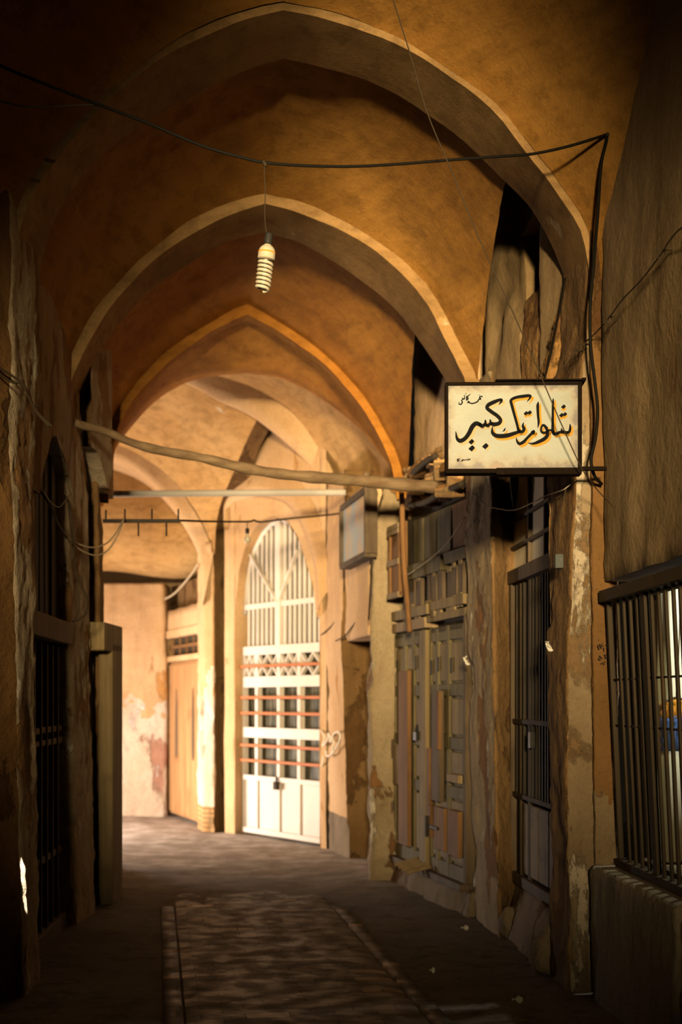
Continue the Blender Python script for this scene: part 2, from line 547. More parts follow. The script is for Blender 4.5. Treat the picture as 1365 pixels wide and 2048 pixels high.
def rib(name, Cf, Cb, t, mat, label, nz=.012):
    cx = (Cf[0].x + Cf[-1].x) / 2
    cz = min(Cf[0].z, Cf[-1].z)
    Of, Ob = offs(Cf, t, cx, cz), offs(Cb, t, cx, cz)
    rows = []
    for seq in ([Of, 1, Cf], [Cf, 5, Cb], [Cb, 1, Ob]):
        a, k, b = seq
        for i in range(k + 1):
            rows.append([p.lerp(q, i / k) for p, q in zip(a, b)])
    rr = []
    for r in rows:
        rr.append([p + V((fb(p, 2.2), fb((p.y, p.x, p.z), 2.2), fb((p.z, p.x, p.y), 2.2))) * nz for p in r])
    mb = MB()
    mb.grid(rr[:2]); mb.grid(rr[2:8]); mb.grid(rr[8:])
    struct(mb.obj(name, mat), label, 'arch')
    return Of, Ob


C1f, C1b = arch(R1F_L, R1F_R, 7.5), arch(R1B_L, R1B_R, 8.1)
O1f, O1b = rib('trim_1', C1f, C1b, .055, M['rib'], 'nearest pointed arch rib over the lane, springing behind the hanging sign')
C2f, C2b = arch(R2F_L, R2F_R, 9.7), arch(R2B_L, R2B_R, 10.32)
O2f, O2b = rib('trim_2', C2f, C2b, .095, M['rib'], 'second pointed arch rib, its crown behind the spiral bulb')
C3f = arch(R3F_L, R3F_R, 12.1)
C3b = arch([(CX + (p[0] - CX) * .996, HY + (p[1] - HY) * .985) for p in R3F_L], [(CX + (p[0] - CX) * .996, HY + (p[1] - HY) * .985) for p in R3F_R], 12.28)
O3f, O3b = rib('trim_3', C3f, C3b, .09, M['web2'], 'third pointed arch rib, thin and orange, behind the second')
C4, C4b = arch(R4_L, R4_R, 13.1), arch(R4_L, R4_R, 13.1)
C4b = [p + V((0, .32, .02)) for p in C4b]


def web(name, rows, mat, label, nz=.02, solid=.0):
    rr = [[p + V((fb(p, 1.5), fb((p.y, p.x, p.z), 1.5), fb((p.z, p.x, p.y), 1.5))) * nz for p in r] for r in rows]
    mb = MB()
    mb.grid(rr)
    return struct(mb.obj(name, mat, solid=solid), label, 'vault')


def halves(row, xmin, xmax, n):
    """a section of the vault cut off at xmin and xmax, evenly spaced on both sides of its crown"""
    k = max(range(len(row)), key=lambda i: row[i].z)

    def cut(P, x, sgn):
        out = [P[0]]
        for a, b in zip(P, P[1:]):
            if (b.x - x) * sgn > 0:
                t = (x - a.x) / (b.x - a.x) if abs(b.x - a.x) > 1e-6 else 0
                out.append(a.lerp(b, min(max(t, 0), 1)))
                break
            out.append(b)
        return out if len(out) > 1 else [P[0], P[0] + V((1e-4 * sgn, 0, 0))]
    l = even(cut(row[k::-1], xmin, -1), n)[::-1]
    r = even(cut(row[k:], xmax, 1), n)
    return l + r[1:]


def loft(A, B, k, bulge, xl=None, xr=None):
    rows = []
    for i in range(k + 1):
        t = i / k
        r = [p.lerp(q, t) + V((0, 0, bulge * math.sin(PI * t) * (0.35 + 0.65 * math.sin(PI * j / (len(A) - 1))))) for j, (p, q) in enumerate(zip(A, B))]
        if xl is not None:
            r = halves(r, xl(t), xr(t), 34)
        rows.append(r)
    return rows


# bay in front of the first arch, and on towards the viewer
B0 = [V((-.2 + (p.x + .2) * 1.40, 6.0, p.z + .42)) for p in O1f]
B00 = [V((-.2 + (p.x + .2) * 1.45, 2.0, p.z + .48)) for p in O1f]
web('ceiling', loft(offs(C1f, .035, -.2, 3.6), B0, 18, .16) + loft(B0, B00, 14, 0)[1:], M['web'], 'dim clay vault nearest the viewer, in front of the first arch')
W1r = loft(offs(C1b, .045, -.2, 3.6), offs(C2f, .075, -.4, 3.6), 22, .12, lambda t: -1.92, lambda t: .955 - .035 * t)
web('ceiling', W1r, M['web'], 'clay vault between the first arch and the second arch')
W2r = loft(offs(C2b, .075, -.4, 3.6), offs(C3f, .07, -.6, 3.4), 20, .10, lambda t: -2.0, lambda t: .55 + .01 * t)
web('ceiling', W2r, M['web2'], 'orange clay vault between the second arch and the third arch')
web('ceiling', loft([p + V((0, .01, 0)) for p in offs(C3b, .075, -.5, 3.4)], C4, 14, .03) + [C4b, [p + V((0, .02, .25)) for p in C4b]], M['web2'], 'low funnel-shaped vault behind the third arch', .012)

# ------------------------------------------------------------------ right wall
# near wall above and below the barred window
w1 = lambda y: 1.385 + .055 * (7.4 - y)
mb = MB()
lump(mb, [(2.17, [(w1(7.44), 7.44), (1.9, 7.44), (2.3, -1), (w1(-1), -1)]), (3.6, [(w1(7.44) - .03, 7.44), (1.9, 7.44), (2.3, -1), (w1(-1), -1)]), (6.4, [(w1(7.44) + .1, 7.44), (2.0, 7.44), (2.3, -1), (w1(-1), -1)])], .09, .03, .016, 1.6, .012)
struct(mb.obj('wall_right', M['side']), 'dim plastered wall above the barred window, streaked and cracked', 'wall')
mb = MB()                                                     # mud strip between pier and grille
lump(mb, [(.4, [(1.335, 7.45), (1.455, 7.45), (1.455, 7.6), (1.335, 7.6)]), (2.2, [(1.315, 7.45), (1.455, 7.45), (1.455, 7.6), (1.315, 7.6)]), (3.5, [(1.31, 7.46), (1.455, 7.46), (1.455, 7.6), (1.31, 7.6)]), (6.0, [(1.33, 7.5), (1.455, 7.5), (1.455, 7.6), (1.33, 7.6)])], .025, .015, .008, 5, .012, lambda p, nn: 1 if p.z < 1.03 + .12 * fb((p.x * 2, 0, p.z), 9) else 0)
struct(mb.obj('wall_right', [M['jamb'], M['pier_near']]), 'narrow orange mud strip between the pier and the barred window, with penned numbers', 'wall')
mb = MB()                                                     # ledge under the window
lump(mb, [(-.05, [(1.32, 7.46), (1.30, 7.2), (1.39, 5.96), (1.9, 5.96), (1.9, 7.46)]), (.66, [(1.30, 7.46), (1.31, 7.15), (1.395, 5.97), (1.9, 5.97), (1.9, 7.46)]), (.685, [(1.32, 7.46), (1.33, 7.15), (1.41, 5.99), (1.9, 5.99), (1.9, 7.46)])], .04, .035, .008, 3, .010)
struct(mb.obj('wall_right', M['ledge']), 'grey cement ledge wall under the barred window', 'ledge')
mb = MB()
lump(mb, [(-.05, [(1.42, 5.97), (1.5, 2), (2.1, 2), (2.1, 5.97)]), (.64, [(1.42, 5.97), (1.5, 2), (2.1, 2), (2.1, 5.97)])], .06, .02, .01, 4, .02)
struct(mb.obj('wall_right', M['brick']), 'exposed brick footing at the near end of the cement ledge', 'wall')


# pier carrying the first arch
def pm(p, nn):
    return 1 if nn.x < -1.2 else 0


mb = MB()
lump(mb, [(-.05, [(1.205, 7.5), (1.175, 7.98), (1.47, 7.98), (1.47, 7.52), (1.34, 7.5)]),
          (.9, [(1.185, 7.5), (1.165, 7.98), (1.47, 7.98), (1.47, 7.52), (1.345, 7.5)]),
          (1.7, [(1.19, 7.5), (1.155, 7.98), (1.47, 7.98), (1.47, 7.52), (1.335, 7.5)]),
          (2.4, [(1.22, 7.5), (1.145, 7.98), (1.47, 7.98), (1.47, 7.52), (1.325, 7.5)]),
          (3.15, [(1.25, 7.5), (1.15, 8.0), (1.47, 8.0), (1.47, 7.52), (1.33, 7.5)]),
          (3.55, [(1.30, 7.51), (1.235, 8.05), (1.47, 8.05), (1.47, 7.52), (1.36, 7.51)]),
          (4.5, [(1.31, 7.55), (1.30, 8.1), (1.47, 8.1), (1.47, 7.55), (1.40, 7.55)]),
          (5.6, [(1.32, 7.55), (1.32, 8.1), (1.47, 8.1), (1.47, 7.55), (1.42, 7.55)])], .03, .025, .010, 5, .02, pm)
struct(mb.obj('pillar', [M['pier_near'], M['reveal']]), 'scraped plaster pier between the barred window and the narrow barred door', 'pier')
# pier behind the sign
mb = MB()


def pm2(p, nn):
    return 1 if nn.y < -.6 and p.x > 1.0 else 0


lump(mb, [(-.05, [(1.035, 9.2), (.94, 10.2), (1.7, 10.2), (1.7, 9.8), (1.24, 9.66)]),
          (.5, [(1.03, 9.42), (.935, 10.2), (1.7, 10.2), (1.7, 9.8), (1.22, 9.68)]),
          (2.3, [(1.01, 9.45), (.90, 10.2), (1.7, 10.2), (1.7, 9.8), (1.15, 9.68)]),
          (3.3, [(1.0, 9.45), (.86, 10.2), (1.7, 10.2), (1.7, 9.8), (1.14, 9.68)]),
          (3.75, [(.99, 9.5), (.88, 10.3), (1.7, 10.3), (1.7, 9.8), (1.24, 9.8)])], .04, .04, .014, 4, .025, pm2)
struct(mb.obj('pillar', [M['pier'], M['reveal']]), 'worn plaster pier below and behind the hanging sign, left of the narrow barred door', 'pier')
# side wall of the first vault with its upright slot
for pts, lab in (([(.972, 9.72), (1.125, 8.95), (1.6, 8.95), (1.6, 9.72)], 'left'), ([(1.165, 8.48), (1.30, 8.02), (1.7, 8.02), (1.7, 8.48)], 'right')):
    mb = MB()
    top = [(x + .03, y) for x, y in pts]
    lump(mb, [(3.2, pts), (5.2, top)], .06, .03, .014, 3, .03)
    struct(mb.obj('wall_right', M['side']), 'upper plaster wall on the %s of the upright slot above the sign' % lab, 'wall')
mb = MB()
lump(mb, [(3.2, [(1.13, 8.90), (1.20, 8.48), (1.7, 8.48), (1.7, 8.97), (1.14, 8.97)]), (3.75, [(1.13, 8.90), (1.20, 8.48), (1.7, 8.48), (1.7, 8.97), (1.14, 8.97)]), (4.06, [(1.145, 8.94), (1.24, 8.50), (1.7, 8.50), (1.7, 8.97), (1.15, 8.97)])], .03, .02, .010, 8, .012)
lump(mb, [(4.08, [(1.42, 8.97), (1.45, 8.5), (1.7, 8.5), (1.7, 8.97)]), (4.5, [(1.42, 8.97), (1.45, 8.5), (1.7, 8.5), (1.7, 8.97)])], .04, .02, .012, 6, .02)
struct(mb.obj('wall_right', M['orange_mud']), 'broken orange slot of bare mud in the wall above the sign', 'wall')
mb = MB()
lump(mb, [(4.47, [(1.125, 8.97), (1.165, 8.46), (1.7, 8.46), (1.7, 8.97)]), (5.2, [(1.15, 8.97), (1.19, 8.46), (1.7, 8.46), (1.7, 8.97)])], .04, .02, .012, 3, .02)
struct(mb.obj('wall_right', M['side']), 'plaster closing the top of the upright slot above the sign', 'wall')
mb = MB()                                                     # rubble where the plaster fell off below the arch foot
lump(mb, [(3.0, [(1.12, 8.06), (1.12, 8.3), (1.5, 8.3), (1.5, 8.02), (1.22, 8.0)]), (3.3, [(1.13, 8.04), (1.14, 8.3), (1.5, 8.3), (1.5, 8.02), (1.24, 7.99)]), (3.75, [(1.24, 8.06), (1.25, 8.3), (1.5, 8.3), (1.5, 8.06), (1.28, 8.05)])], .018, .03, .022, 11, .02)
struct(mb.obj('wall_right', M['orange_mud']), 'crumbled mud and brick under the foot of the first arch, above the sign', 'wall')
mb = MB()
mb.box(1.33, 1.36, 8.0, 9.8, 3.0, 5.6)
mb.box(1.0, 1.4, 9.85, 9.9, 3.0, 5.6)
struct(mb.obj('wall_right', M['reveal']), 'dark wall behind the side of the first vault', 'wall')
# wall over the narrow door, between the two piers, and the lower one it stands on
mb = MB()
lump(mb, [(3.14, [(1.26, 9.9), (1.30, 7.9), (1.7, 7.9), (1.7, 9.9)]), (3.45, [(1.2, 9.8), (1.27, 7.9), (1.7, 7.9), (1.7, 9.8)])], .06, .03, .03, 5, .05)
struct(mb.obj('wall_right', M['reveal']), 'rough broken plaster over the narrow barred door', 'wall')
mb = MB()
lump(mb, [(-.05, [(1.06, 9.35), (1.10, 8.0), (1.7, 8.0), (1.7, 9.8), (1.2, 9.8)]), (.2, [(1.12, 9.4), (1.14, 8.0), (1.7, 8.0), (1.7, 9.8), (1.2, 9.8)]), (.34, [(1.20, 9.7), (1.2, 8.0), (1.7, 8.0), (1.7, 9.8), (1.25, 9.8)])], .05, .06, .014, 4, .02)
struct(mb.obj('wall_right', M['plinth']), 'dark lumpy step under the narrow barred door', 'step')

# wall of the green door: plinth, back, upper part
FD2 = Fr((X(790, 12.3), 12.3), (X(943, 10.2), 10.2))
fw = lambda u, y: tuple(FD2.w(u, y, 0).xy)
mb = MB()
lump(mb, [(-.05, [fw(-.1, -.10), fw(FD2.L + .1, -.10), fw(FD2.L + .1, .3), fw(-.1, .3)]), (.10, [fw(-.1, -.06), fw(FD2.L + .1, -.06), fw(FD2.L + .1, .3), fw(-.1, .3)]), (.185, [fw(-.1, -.03), fw(FD2.L + .1, -.03), fw(FD2.L + .1, .3), fw(-.1, .3)])], .05, .03, .02, 4, .03)
struct(mb.obj('wall_right', M['plinth']), 'worn dark plinth under the grey green double door', 'plinth')
mb = MB()
lump(mb, [(3.05, [fw(-.2, .10), fw(FD2.L + .1, .10), fw(FD2.L + .1, .5), fw(-.2, .5)]), (3.5, [fw(-.2, .02), fw(FD2.L + .1, .02), fw(FD2.L + .1, .5), fw(-.2, .5)])], .05, .03, .05, 5, .08)
struct(mb.obj('wall_right', M['brick']), 'broken brickwork above the boarded transom of the grey green door', 'wall')
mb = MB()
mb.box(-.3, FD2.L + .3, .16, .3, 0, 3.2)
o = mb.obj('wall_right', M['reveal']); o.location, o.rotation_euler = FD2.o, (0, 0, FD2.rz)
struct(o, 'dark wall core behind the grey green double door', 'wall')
# side wall of the second vault
mb = MB()
lump(mb, [(3.4, [(.61, 12.05), (.97, 10.35), (1.5, 10.35), (1.5, 12.05)]), (4.9, [(.615, 12.05), (.98, 10.35), (1.5, 10.35), (1.5, 12.05)])], .06, .03, .014, 3, .02)
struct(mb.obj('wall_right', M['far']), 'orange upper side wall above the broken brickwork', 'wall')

# pier left of the green door
mb = MB()
lump(mb, [(-.05, [(.25, 12.12), (.25, 12.62), (.9, 12.62), (.9, 12.3), (.47, 12.12)]), (.12, [(.24, 12.1), (.24, 12.62), (.9, 12.62), (.9, 12.3), (.52, 12.05)]), (.22, [(.255, 12.18), (.25, 12.62), (.9, 12.62), (.9, 12.35), (.46, 12.18)]),
          (2.3, [(.225, 12.2), (.23, 12.62), (.9, 12.62), (.9, 12.4), (.465, 12.2)]), (3.0, [(.25, 12.2), (.25, 12.62), (.9, 12.62), (.9, 12.4), (.47, 12.2)]), (3.45, [(.36, 12.2), (.33, 12.75), (.9, 12.75), (.9, 12.4), (.55, 12.2)])], .045, .05, .02, 4, .035)
struct(mb.obj('pillar', M['pier']), 'pale pier between the dark niche and the grey green double door', 'pier')
# dark niche and the wall over it
mb = MB()
lump(mb, [(-.05, [(.75, 12.6), (.45, 13.95), (.9, 14.1), (1.2, 12.6)]), (2.6, [(.60, 12.6), (.34, 13.95), (.9, 14.1), (1.2, 12.6)])], .08, .02, .01, 3, .01)
struct(mb.obj('wall_right', M['reveal']), 'dark sloping back of the niche between the two piers', 'niche')
mb = MB()
lump(mb, [(2.12, [(.06, 13.84), (.23, 12.55), (.8, 12.55), (.6, 13.9)]), (2.2, [(.03, 13.86), (.23, 12.55), (.8, 12.55), (.6, 13.9)]), (3.5, [(.05, 13.86), (.27, 12.55), (.8, 12.55), (.6, 13.9)])], .06, .02, .010, 2, .01)
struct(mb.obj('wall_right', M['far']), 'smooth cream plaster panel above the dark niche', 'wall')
mb = MB()


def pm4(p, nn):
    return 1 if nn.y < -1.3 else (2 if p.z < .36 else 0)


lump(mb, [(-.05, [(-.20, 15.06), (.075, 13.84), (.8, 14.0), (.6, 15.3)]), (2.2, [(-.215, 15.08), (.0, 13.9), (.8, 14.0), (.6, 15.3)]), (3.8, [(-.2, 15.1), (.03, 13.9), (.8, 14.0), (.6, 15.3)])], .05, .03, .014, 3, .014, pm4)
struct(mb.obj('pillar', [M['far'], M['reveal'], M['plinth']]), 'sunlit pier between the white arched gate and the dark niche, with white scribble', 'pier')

# ------------------------------------------------------------------ left wall
mb = MB()


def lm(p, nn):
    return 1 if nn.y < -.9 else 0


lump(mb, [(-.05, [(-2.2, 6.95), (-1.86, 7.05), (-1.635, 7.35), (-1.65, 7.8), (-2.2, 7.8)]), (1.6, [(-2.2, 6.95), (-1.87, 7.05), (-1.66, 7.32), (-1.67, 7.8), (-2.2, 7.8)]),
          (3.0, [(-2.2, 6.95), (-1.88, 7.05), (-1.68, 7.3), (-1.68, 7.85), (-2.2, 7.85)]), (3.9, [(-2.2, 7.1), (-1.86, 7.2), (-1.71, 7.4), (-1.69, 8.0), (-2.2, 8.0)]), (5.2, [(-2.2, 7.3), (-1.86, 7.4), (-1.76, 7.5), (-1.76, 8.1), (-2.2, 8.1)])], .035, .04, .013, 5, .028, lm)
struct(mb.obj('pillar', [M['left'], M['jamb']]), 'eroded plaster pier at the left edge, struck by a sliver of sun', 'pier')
mb = MB()
lump(mb, [(-.05, [(-2.3, 9.62), (-1.79, 9.62), (-1.80, 10.5), (-2.3, 10.5)]), (1.5, [(-2.3, 9.66), (-1.83, 9.66), (-1.83, 10.42), (-2.3, 10.42)]), (3.0, [(-2.3, 9.62), (-1.85, 9.62), (-1.85, 10.42), (-2.3, 10.42)]), (4.1, [(-2.3, 9.6), (-1.9, 9.65), (-1.93, 10.4), (-2.3, 10.4)])], .04, .05, .013, 5, .022)
struct(mb.obj('pillar', M['left']), 'second left pier, plastered, between the two dark left doors', 'pier')
# wall over the left doors with pointed heads, and their dark cores
FL1 = Fr((-1.78, 7.8), (-1.86, 9.7))
FL2 = Fr((-1.86, 10.4), (-1.84, 11.05))


def headwall(fr, u0, u1, prof, zt, y0, y1, mat, label, name='wall_left', nu=26):
    """a wall over an arched opening: prof(u) is the underside"""
    us = [u0 + (u1 - u0) * i / nu for i in range(nu + 1)]
    mb = MB()
    fr_ = []
    for k in range(7):
        fr_.append([V((u, y0 + .012 * fb((u, k, 1), 3), prof(u) + (zt - prof(u)) * k / 6)) for u in us])
    mb.grid(fr_)
    mb.grid([[V((u, y1, prof(u))) for u in us], [V((u, (y0 + y1) / 2, prof(u))) for u in us], [V((u, y0, prof(u))) for u in us]])
    mb.grid([[V((u, y1, prof(u))) for u in us], [V((u, y1, zt)) for u in us]], flip=True)
    o = mb.obj(name, mat)
    o.location, o.rotation_euler = fr.o, (0, 0, fr.rz)
    return struct(o, label, 'wall')


def ppts(fr, pts, off=0.0):
    q = [fr.px(x, y, off) for x, y in pts]

    def f(u):
        if u <= q[0][0]:
            return q[0][1]
        for a, b in zip(q, q[1:]):
            if u <= b[0]:
                return a[1] + (b[1] - a[1]) * (u - a[0]) / max(b[0] - a[0], 1e-6)
        return q[-1][1]
    return f


headwall(FL1, -.15, 2.0, ppts(FL1, [(74, 990), (84, 925), (94, 885), (105, 868), (118, 905), (132, 950), (142, 1000)]), 4.3, -.02, .2, M['left'], 'plaster over the first dark left door, with a pointed head')
headwall(FL2, -.1, .7, ppts(FL2, [(183, 905), (190, 925), (196, 950), (202, 975)]), 4.3, -.05, .2, M['left'], 'plaster over the second dark left door')
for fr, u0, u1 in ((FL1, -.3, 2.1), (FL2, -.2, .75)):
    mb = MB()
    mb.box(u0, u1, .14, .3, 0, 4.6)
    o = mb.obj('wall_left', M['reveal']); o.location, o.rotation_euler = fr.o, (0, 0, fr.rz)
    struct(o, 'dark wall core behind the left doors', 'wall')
mb = MB()
lump(mb, [(-.05, [(-2.3, 10.85), (-1.78, 10.85), (-1.78, 11.06), (-2.3, 11.06)]), (2.2, [(-2.3, 10.85), (-1.84, 10.85), (-1.84, 11.06), (-2.3, 11.06)]), (4.4, [(-2.3, 10.85), (-1.87, 10.85), (-1.87, 11.06), (-2.3, 11.06)])], .06, .03, .012, 3, .02)
struct(mb.obj('wall_left', M['reveal']), 'dark end of the left wall beside the second left door', 'wall')
mb = MB()
lump(mb, [(-.05, [(-2.6, 11.05), (-2.25, 11.05), (-2.32, 13.5), (-2.7, 13.5)]), (4.6, [(-2.6, 11.05), (-2.05, 11.05), (-2.26, 13.5), (-2.7, 13.5)])], .12, .03, .012, 3, .02)
struct(mb.obj('wall_left', M['far']), 'left wall beyond the second left door', 'wall')
mb = MB()                                                     # upper left side wall behind the vaults
lump(mb, [(3.3, [(-2.35, 7.9), (-1.90, 7.9), (-1.98, 12.4), (-2.45, 12.4)]), (5.4, [(-2.35, 7.9), (-1.90, 7.9), (-1.98, 12.4), (-2.45, 12.4)])], .1, .02, .012, 3, .02)
struct(mb.obj('wall_left', M['side']), 'upper left wall under the springing of the vaults', 'wall')
mb = MB()                                                     # near left wall, towards the viewer
lump(mb, [(-.05, [(-2.3, 6.3), (-1.80, 6.3), (-1.78, 7.1), (-2.3, 7.1)]), (6.2, [(-2.3, 6.3), (-1.86, 6.3), (-1.86, 7.1), (-2.3, 7.1)])], .06, .03, .012, 3, .02)
struct(mb.obj('wall_left', M['left']), 'dark left wall nearest the viewer', 'wall')

# ------------------------------------------------------------------ bright chamber at the end
R5T = [(345, 728), (401, 744), (450, 756), (496, 771), (540, 793), (576, 818), (604, 846), (627, 878), (650, 912), (667, 941), (684, 985)]
R5B = [(345, 752), (401, 778), (437, 799), (480, 818), (516, 838), (550, 864), (576, 886), (600, 908), (625, 935), (650, 955), (668, 990)]
mir = lambda P: [(690 - x, y) for x, y in P][::-1]
C5t = pxcurve(mir(R5T), 14.5, HN, 14.7) + pxcurve(R5T, 14.7, HN, 14.95)[1:]
C5b = pxcurve(mir(R5B), 14.6, HN, 14.8) + pxcurve(R5B, 14.8, HN, 15.05)[1:]
mb = MB()
mb.grid([C5t, [a.lerp(b, .5) for a, b in zip(C5t, C5b)], C5b, [p + V((-.02, .3, .04)) for p in C5b], [p + V((0, .3, .2)) for p in C5b]])
struct(mb.obj('trim_5', M['far']), 'slanting bright arch rib over the end chamber', 'arch')
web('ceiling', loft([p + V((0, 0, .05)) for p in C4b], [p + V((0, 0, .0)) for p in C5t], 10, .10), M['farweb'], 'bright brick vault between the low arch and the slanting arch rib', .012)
# alcove arch on the left and the web up to it
ALC = [(60, 900), (110, 876), (160, 872), (227, 889), (275, 908), (318, 936), (352, 968), (380, 1008), (402, 1045), (418, 1080), (427, 1108)]
ALI = [(60, 925), (110, 902), (160, 898), (215, 910), (262, 930), (300, 960), (334, 998), (362, 1040), (384, 1078), (398, 1115), (404, 1150), (406, 1210)]
AB = pxcurve(ALC, 17.2, 40, 16.65)
AI = pxcurve(ALI, 17.2, 40, 16.65)
S2A = pxcurve([(120, 870), (172, 838), (235, 803), (300, 770), (345, 752), (401, 778), (437, 799), (480, 818), (514, 839)], 14.9, 40, 15.1)
GR1 = [(514, 839), (490, 890), (466, 948), (448, 990), (437, 1024), (431, 1062), (429, 1110), (430, 1665)]
GR2 = [(540, 856), (516, 905), (494, 975), (476, 998), (464, 1020), (456, 1062), (454, 1110), (456, 1668)]
GA = [at(p[0], p[1], y) for p, y in zip(GR1, (15.1, 15.5, 16.0, 16.3, 16.5, 16.6, 16.65, 16.65))]
GB = [at(p[0], p[1], y) for p, y in zip(GR2, (15.4, 15.8, 16.25, 16.5, 16.7, 16.8, 16.85, 16.85))]
S2R = loft(S2A, AB, 16, .08)
ge = cr(GA[:7], 17)
for r_, g__ in zip(S2R, ge):
    d_ = g__ - r_[-1]
    for j in range(len(r_)):
        r_[j] = r_[j] + d_ * (j / (len(r_) - 1)) ** 3
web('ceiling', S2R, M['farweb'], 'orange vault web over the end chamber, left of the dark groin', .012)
mb = MB()
mb.grid([AB, [a.lerp(b, .5) for a, b in zip(AB, AI)], AI, [p + V((-.03, .5, 0)) for p in AI], [p + V((-.06, 1.4, .0)) for p in AI]])
struct(mb.obj('trim_6', M['far']), 'bright round arch rim over the alcove of the brown door', 'arch')
# dark groin beside the gate
a, b = GA, GB
mb = MB()
a, b = cr(a, 50), cr(b, 50)
mb.grid([a, [p.lerp(q, .5) + V((0, .05, 0)) for p, q in zip(a, b)], b])
struct(mb.obj('trim_7', M['reveal']), 'dark groin running down beside the white arched gate', 'groin')

FG = Fr((X(482, 16.55), 16.55), (X(641, 15.1), 15.1))
gout = [(470, 1235), (477, 1145), (490, 1096), (508, 1060), (524, 1042), (548, 1033), (575, 1044), (595, 1071), (613, 1122), (628, 1173), (634, 1235)]
gprof_ = ppts(FG, gout, -.13)
gu0, gu1 = FG.px(470, 1400, -.13)[0], FG.px(640, 1400, -.13)[0]


def gprof(u):
    return gprof_(u) if gu0 <= u <= gu1 else 0.0


def archwall(fr, us, prof, zt, y0, y1, mat, name, label, nk=14):
    mb = MB()
    mb.grid([[V((u, y0 + .014 * fb((u, k * .3, 1), 2.5), prof(u) + (zt - prof(u)) * k / nk)) for u in us] for k in range(nk + 1)])
    mb.grid([[V((u, y1, prof(u))) for u in us], [V((u, (y0 + y1) / 2, prof(u))) for u in us], [V((u, y0, prof(u))) for u in us]])
    o = mb.obj(name, mat)
    o.location, o.rotation_euler = fr.o, (0, 0, fr.rz)
    return struct(o, label, 'wall')


us = [gu0 - .25, gu0 - .2, gu0 - .12, gu0 - .06, gu0 - .001] + [gu0 + (gu1 - gu0) * i / 40 for i in range(41)] + [gu1 + .001, gu1 + .06, gu1 + .12]
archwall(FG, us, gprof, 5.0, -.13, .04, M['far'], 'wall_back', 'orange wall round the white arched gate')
# outer order of the gate arch: a raised ring that shades the right haunch
ring_o = cr([FG.w(*(lambda q: (q[0], -.13, q[1]))(FG.px(x, y, -.13))) for x, y in [(458, 1060), (461, 1013), (490, 1000), (522, 993), (555, 996), (583, 1008), (606, 1040), (628, 1092), (640, 1145), (645, 1230)]], 40)
mb = MB()
mb.grid([[p + FG.y * -.004 for p in ring_o], [p + FG.y * -.06 for p in ring_o], [p + FG.y * -.06 + V((0, 0, .12)) + FG.x * (.05 if i > 20 else -.02) for i, p in enumerate(ring_o)], [p + V((0, 0, .25)) + FG.x * (.12 if i > 20 else -.02) for i, p in enumerate(ring_o)]])
struct(mb.obj('trim_8', M['far']), 'raised outer order of the arch over the white gate', 'arch')
mb = MB()
lump(mb, [(-.05, [(-1.63, 16.72), (-1.475, 16.62), (-1.44, 17.1), (-1.75, 17.3)]), (1.0, [(-1.62, 16.74), (-1.475, 16.65), (-1.44, 17.1), (-1.75, 17.3)]), (3.1, [(-1.615, 16.74), (-1.49, 16.65), (-1.44, 17.1), (-1.75, 17.3)]), (3.4, [(-1.62, 16.74), (-1.52, 16.65), (-1.44, 17.1), (-1.75, 17.3)])], .05, .03, .014, 4, .03, lambda p, nn: 1 if nn.x > 1.2 else (2 if p.z < .28 else (3 if p.z < 1.7 + .6 * fb((p.x * 3, 0, p.z), 2) else 0)))  # pale lower front: the glare on the pier is put into its colour
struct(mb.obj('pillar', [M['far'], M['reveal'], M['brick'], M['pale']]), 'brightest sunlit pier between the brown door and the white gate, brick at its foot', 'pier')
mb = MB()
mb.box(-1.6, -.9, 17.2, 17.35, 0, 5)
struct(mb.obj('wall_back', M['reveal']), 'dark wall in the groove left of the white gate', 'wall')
# alcove: block, door wall, lunette
FD4 = Fr((X(337, 19.1), 19.1), (X(409, 17.2), 17.2))
mb = MB()
lump(mb, [(-.05, [(-3.9, 18.9), (X(335, 18.9), 18.9), (X(335, 18.9), 19.6), (-3.9, 19.6)]), (1.6, [(-3.9, 18.9), (X(336, 18.9), 18.9), (X(336, 18.9), 19.6), (-3.9, 19.6)]), (3.1, [(-3.9, 18.9), (X(330, 18.9), 18.9), (X(330, 18.9), 19.6), (-3.9, 19.6)])], .03, .06, .014, 2, .02, lambda p, nn: 1 if p.z < 1.3 + .55 * fb((p.x, 0, p.z), 1.6) else 0)  # paler lower wall: cool skylight painted into the plaster
struct(mb.obj('wall_back', [M['far'], M['pale']]), 'end wall of the chamber, orange above, blotched and painted paler with skylight below', 'wall')
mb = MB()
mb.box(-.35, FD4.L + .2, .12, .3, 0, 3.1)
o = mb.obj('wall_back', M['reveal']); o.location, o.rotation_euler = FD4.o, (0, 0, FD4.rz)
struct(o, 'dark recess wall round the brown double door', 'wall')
mb = MB()
zt0, zb0 = FD4.px(350, 1222)[1], FD4.px(350, 1276)[1]
mb.grid([[V((u, -.03 + .01 * fb((u, z, 0), 4), zb0 + (zt0 - zb0) * z / 4 + .02 * fb((u, z, 4), 3))) for u in [-.06 + (FD4.L + .12) * i / 24 for i in range(25)]] for z in range(5)] + [[V((u, .2, zt0)) for u in [-.06 + (FD4.L + .12) * i / 24 for i in range(25)]]])
o = mb.obj('wall_back', M['far'], solid=.02); o.location, o.rotation_euler = FD4.o, (0, 0, FD4.rz)
struct(o, 'rough bright lintel wall over the brown double door', 'wall')
mb = MB()
mb.box(-6.0, -1.2, 19.7, 19.9, 0, 7)
struct(mb.obj('wall_back', M['far']), 'wall far behind the alcove', 'wall')
rows = []
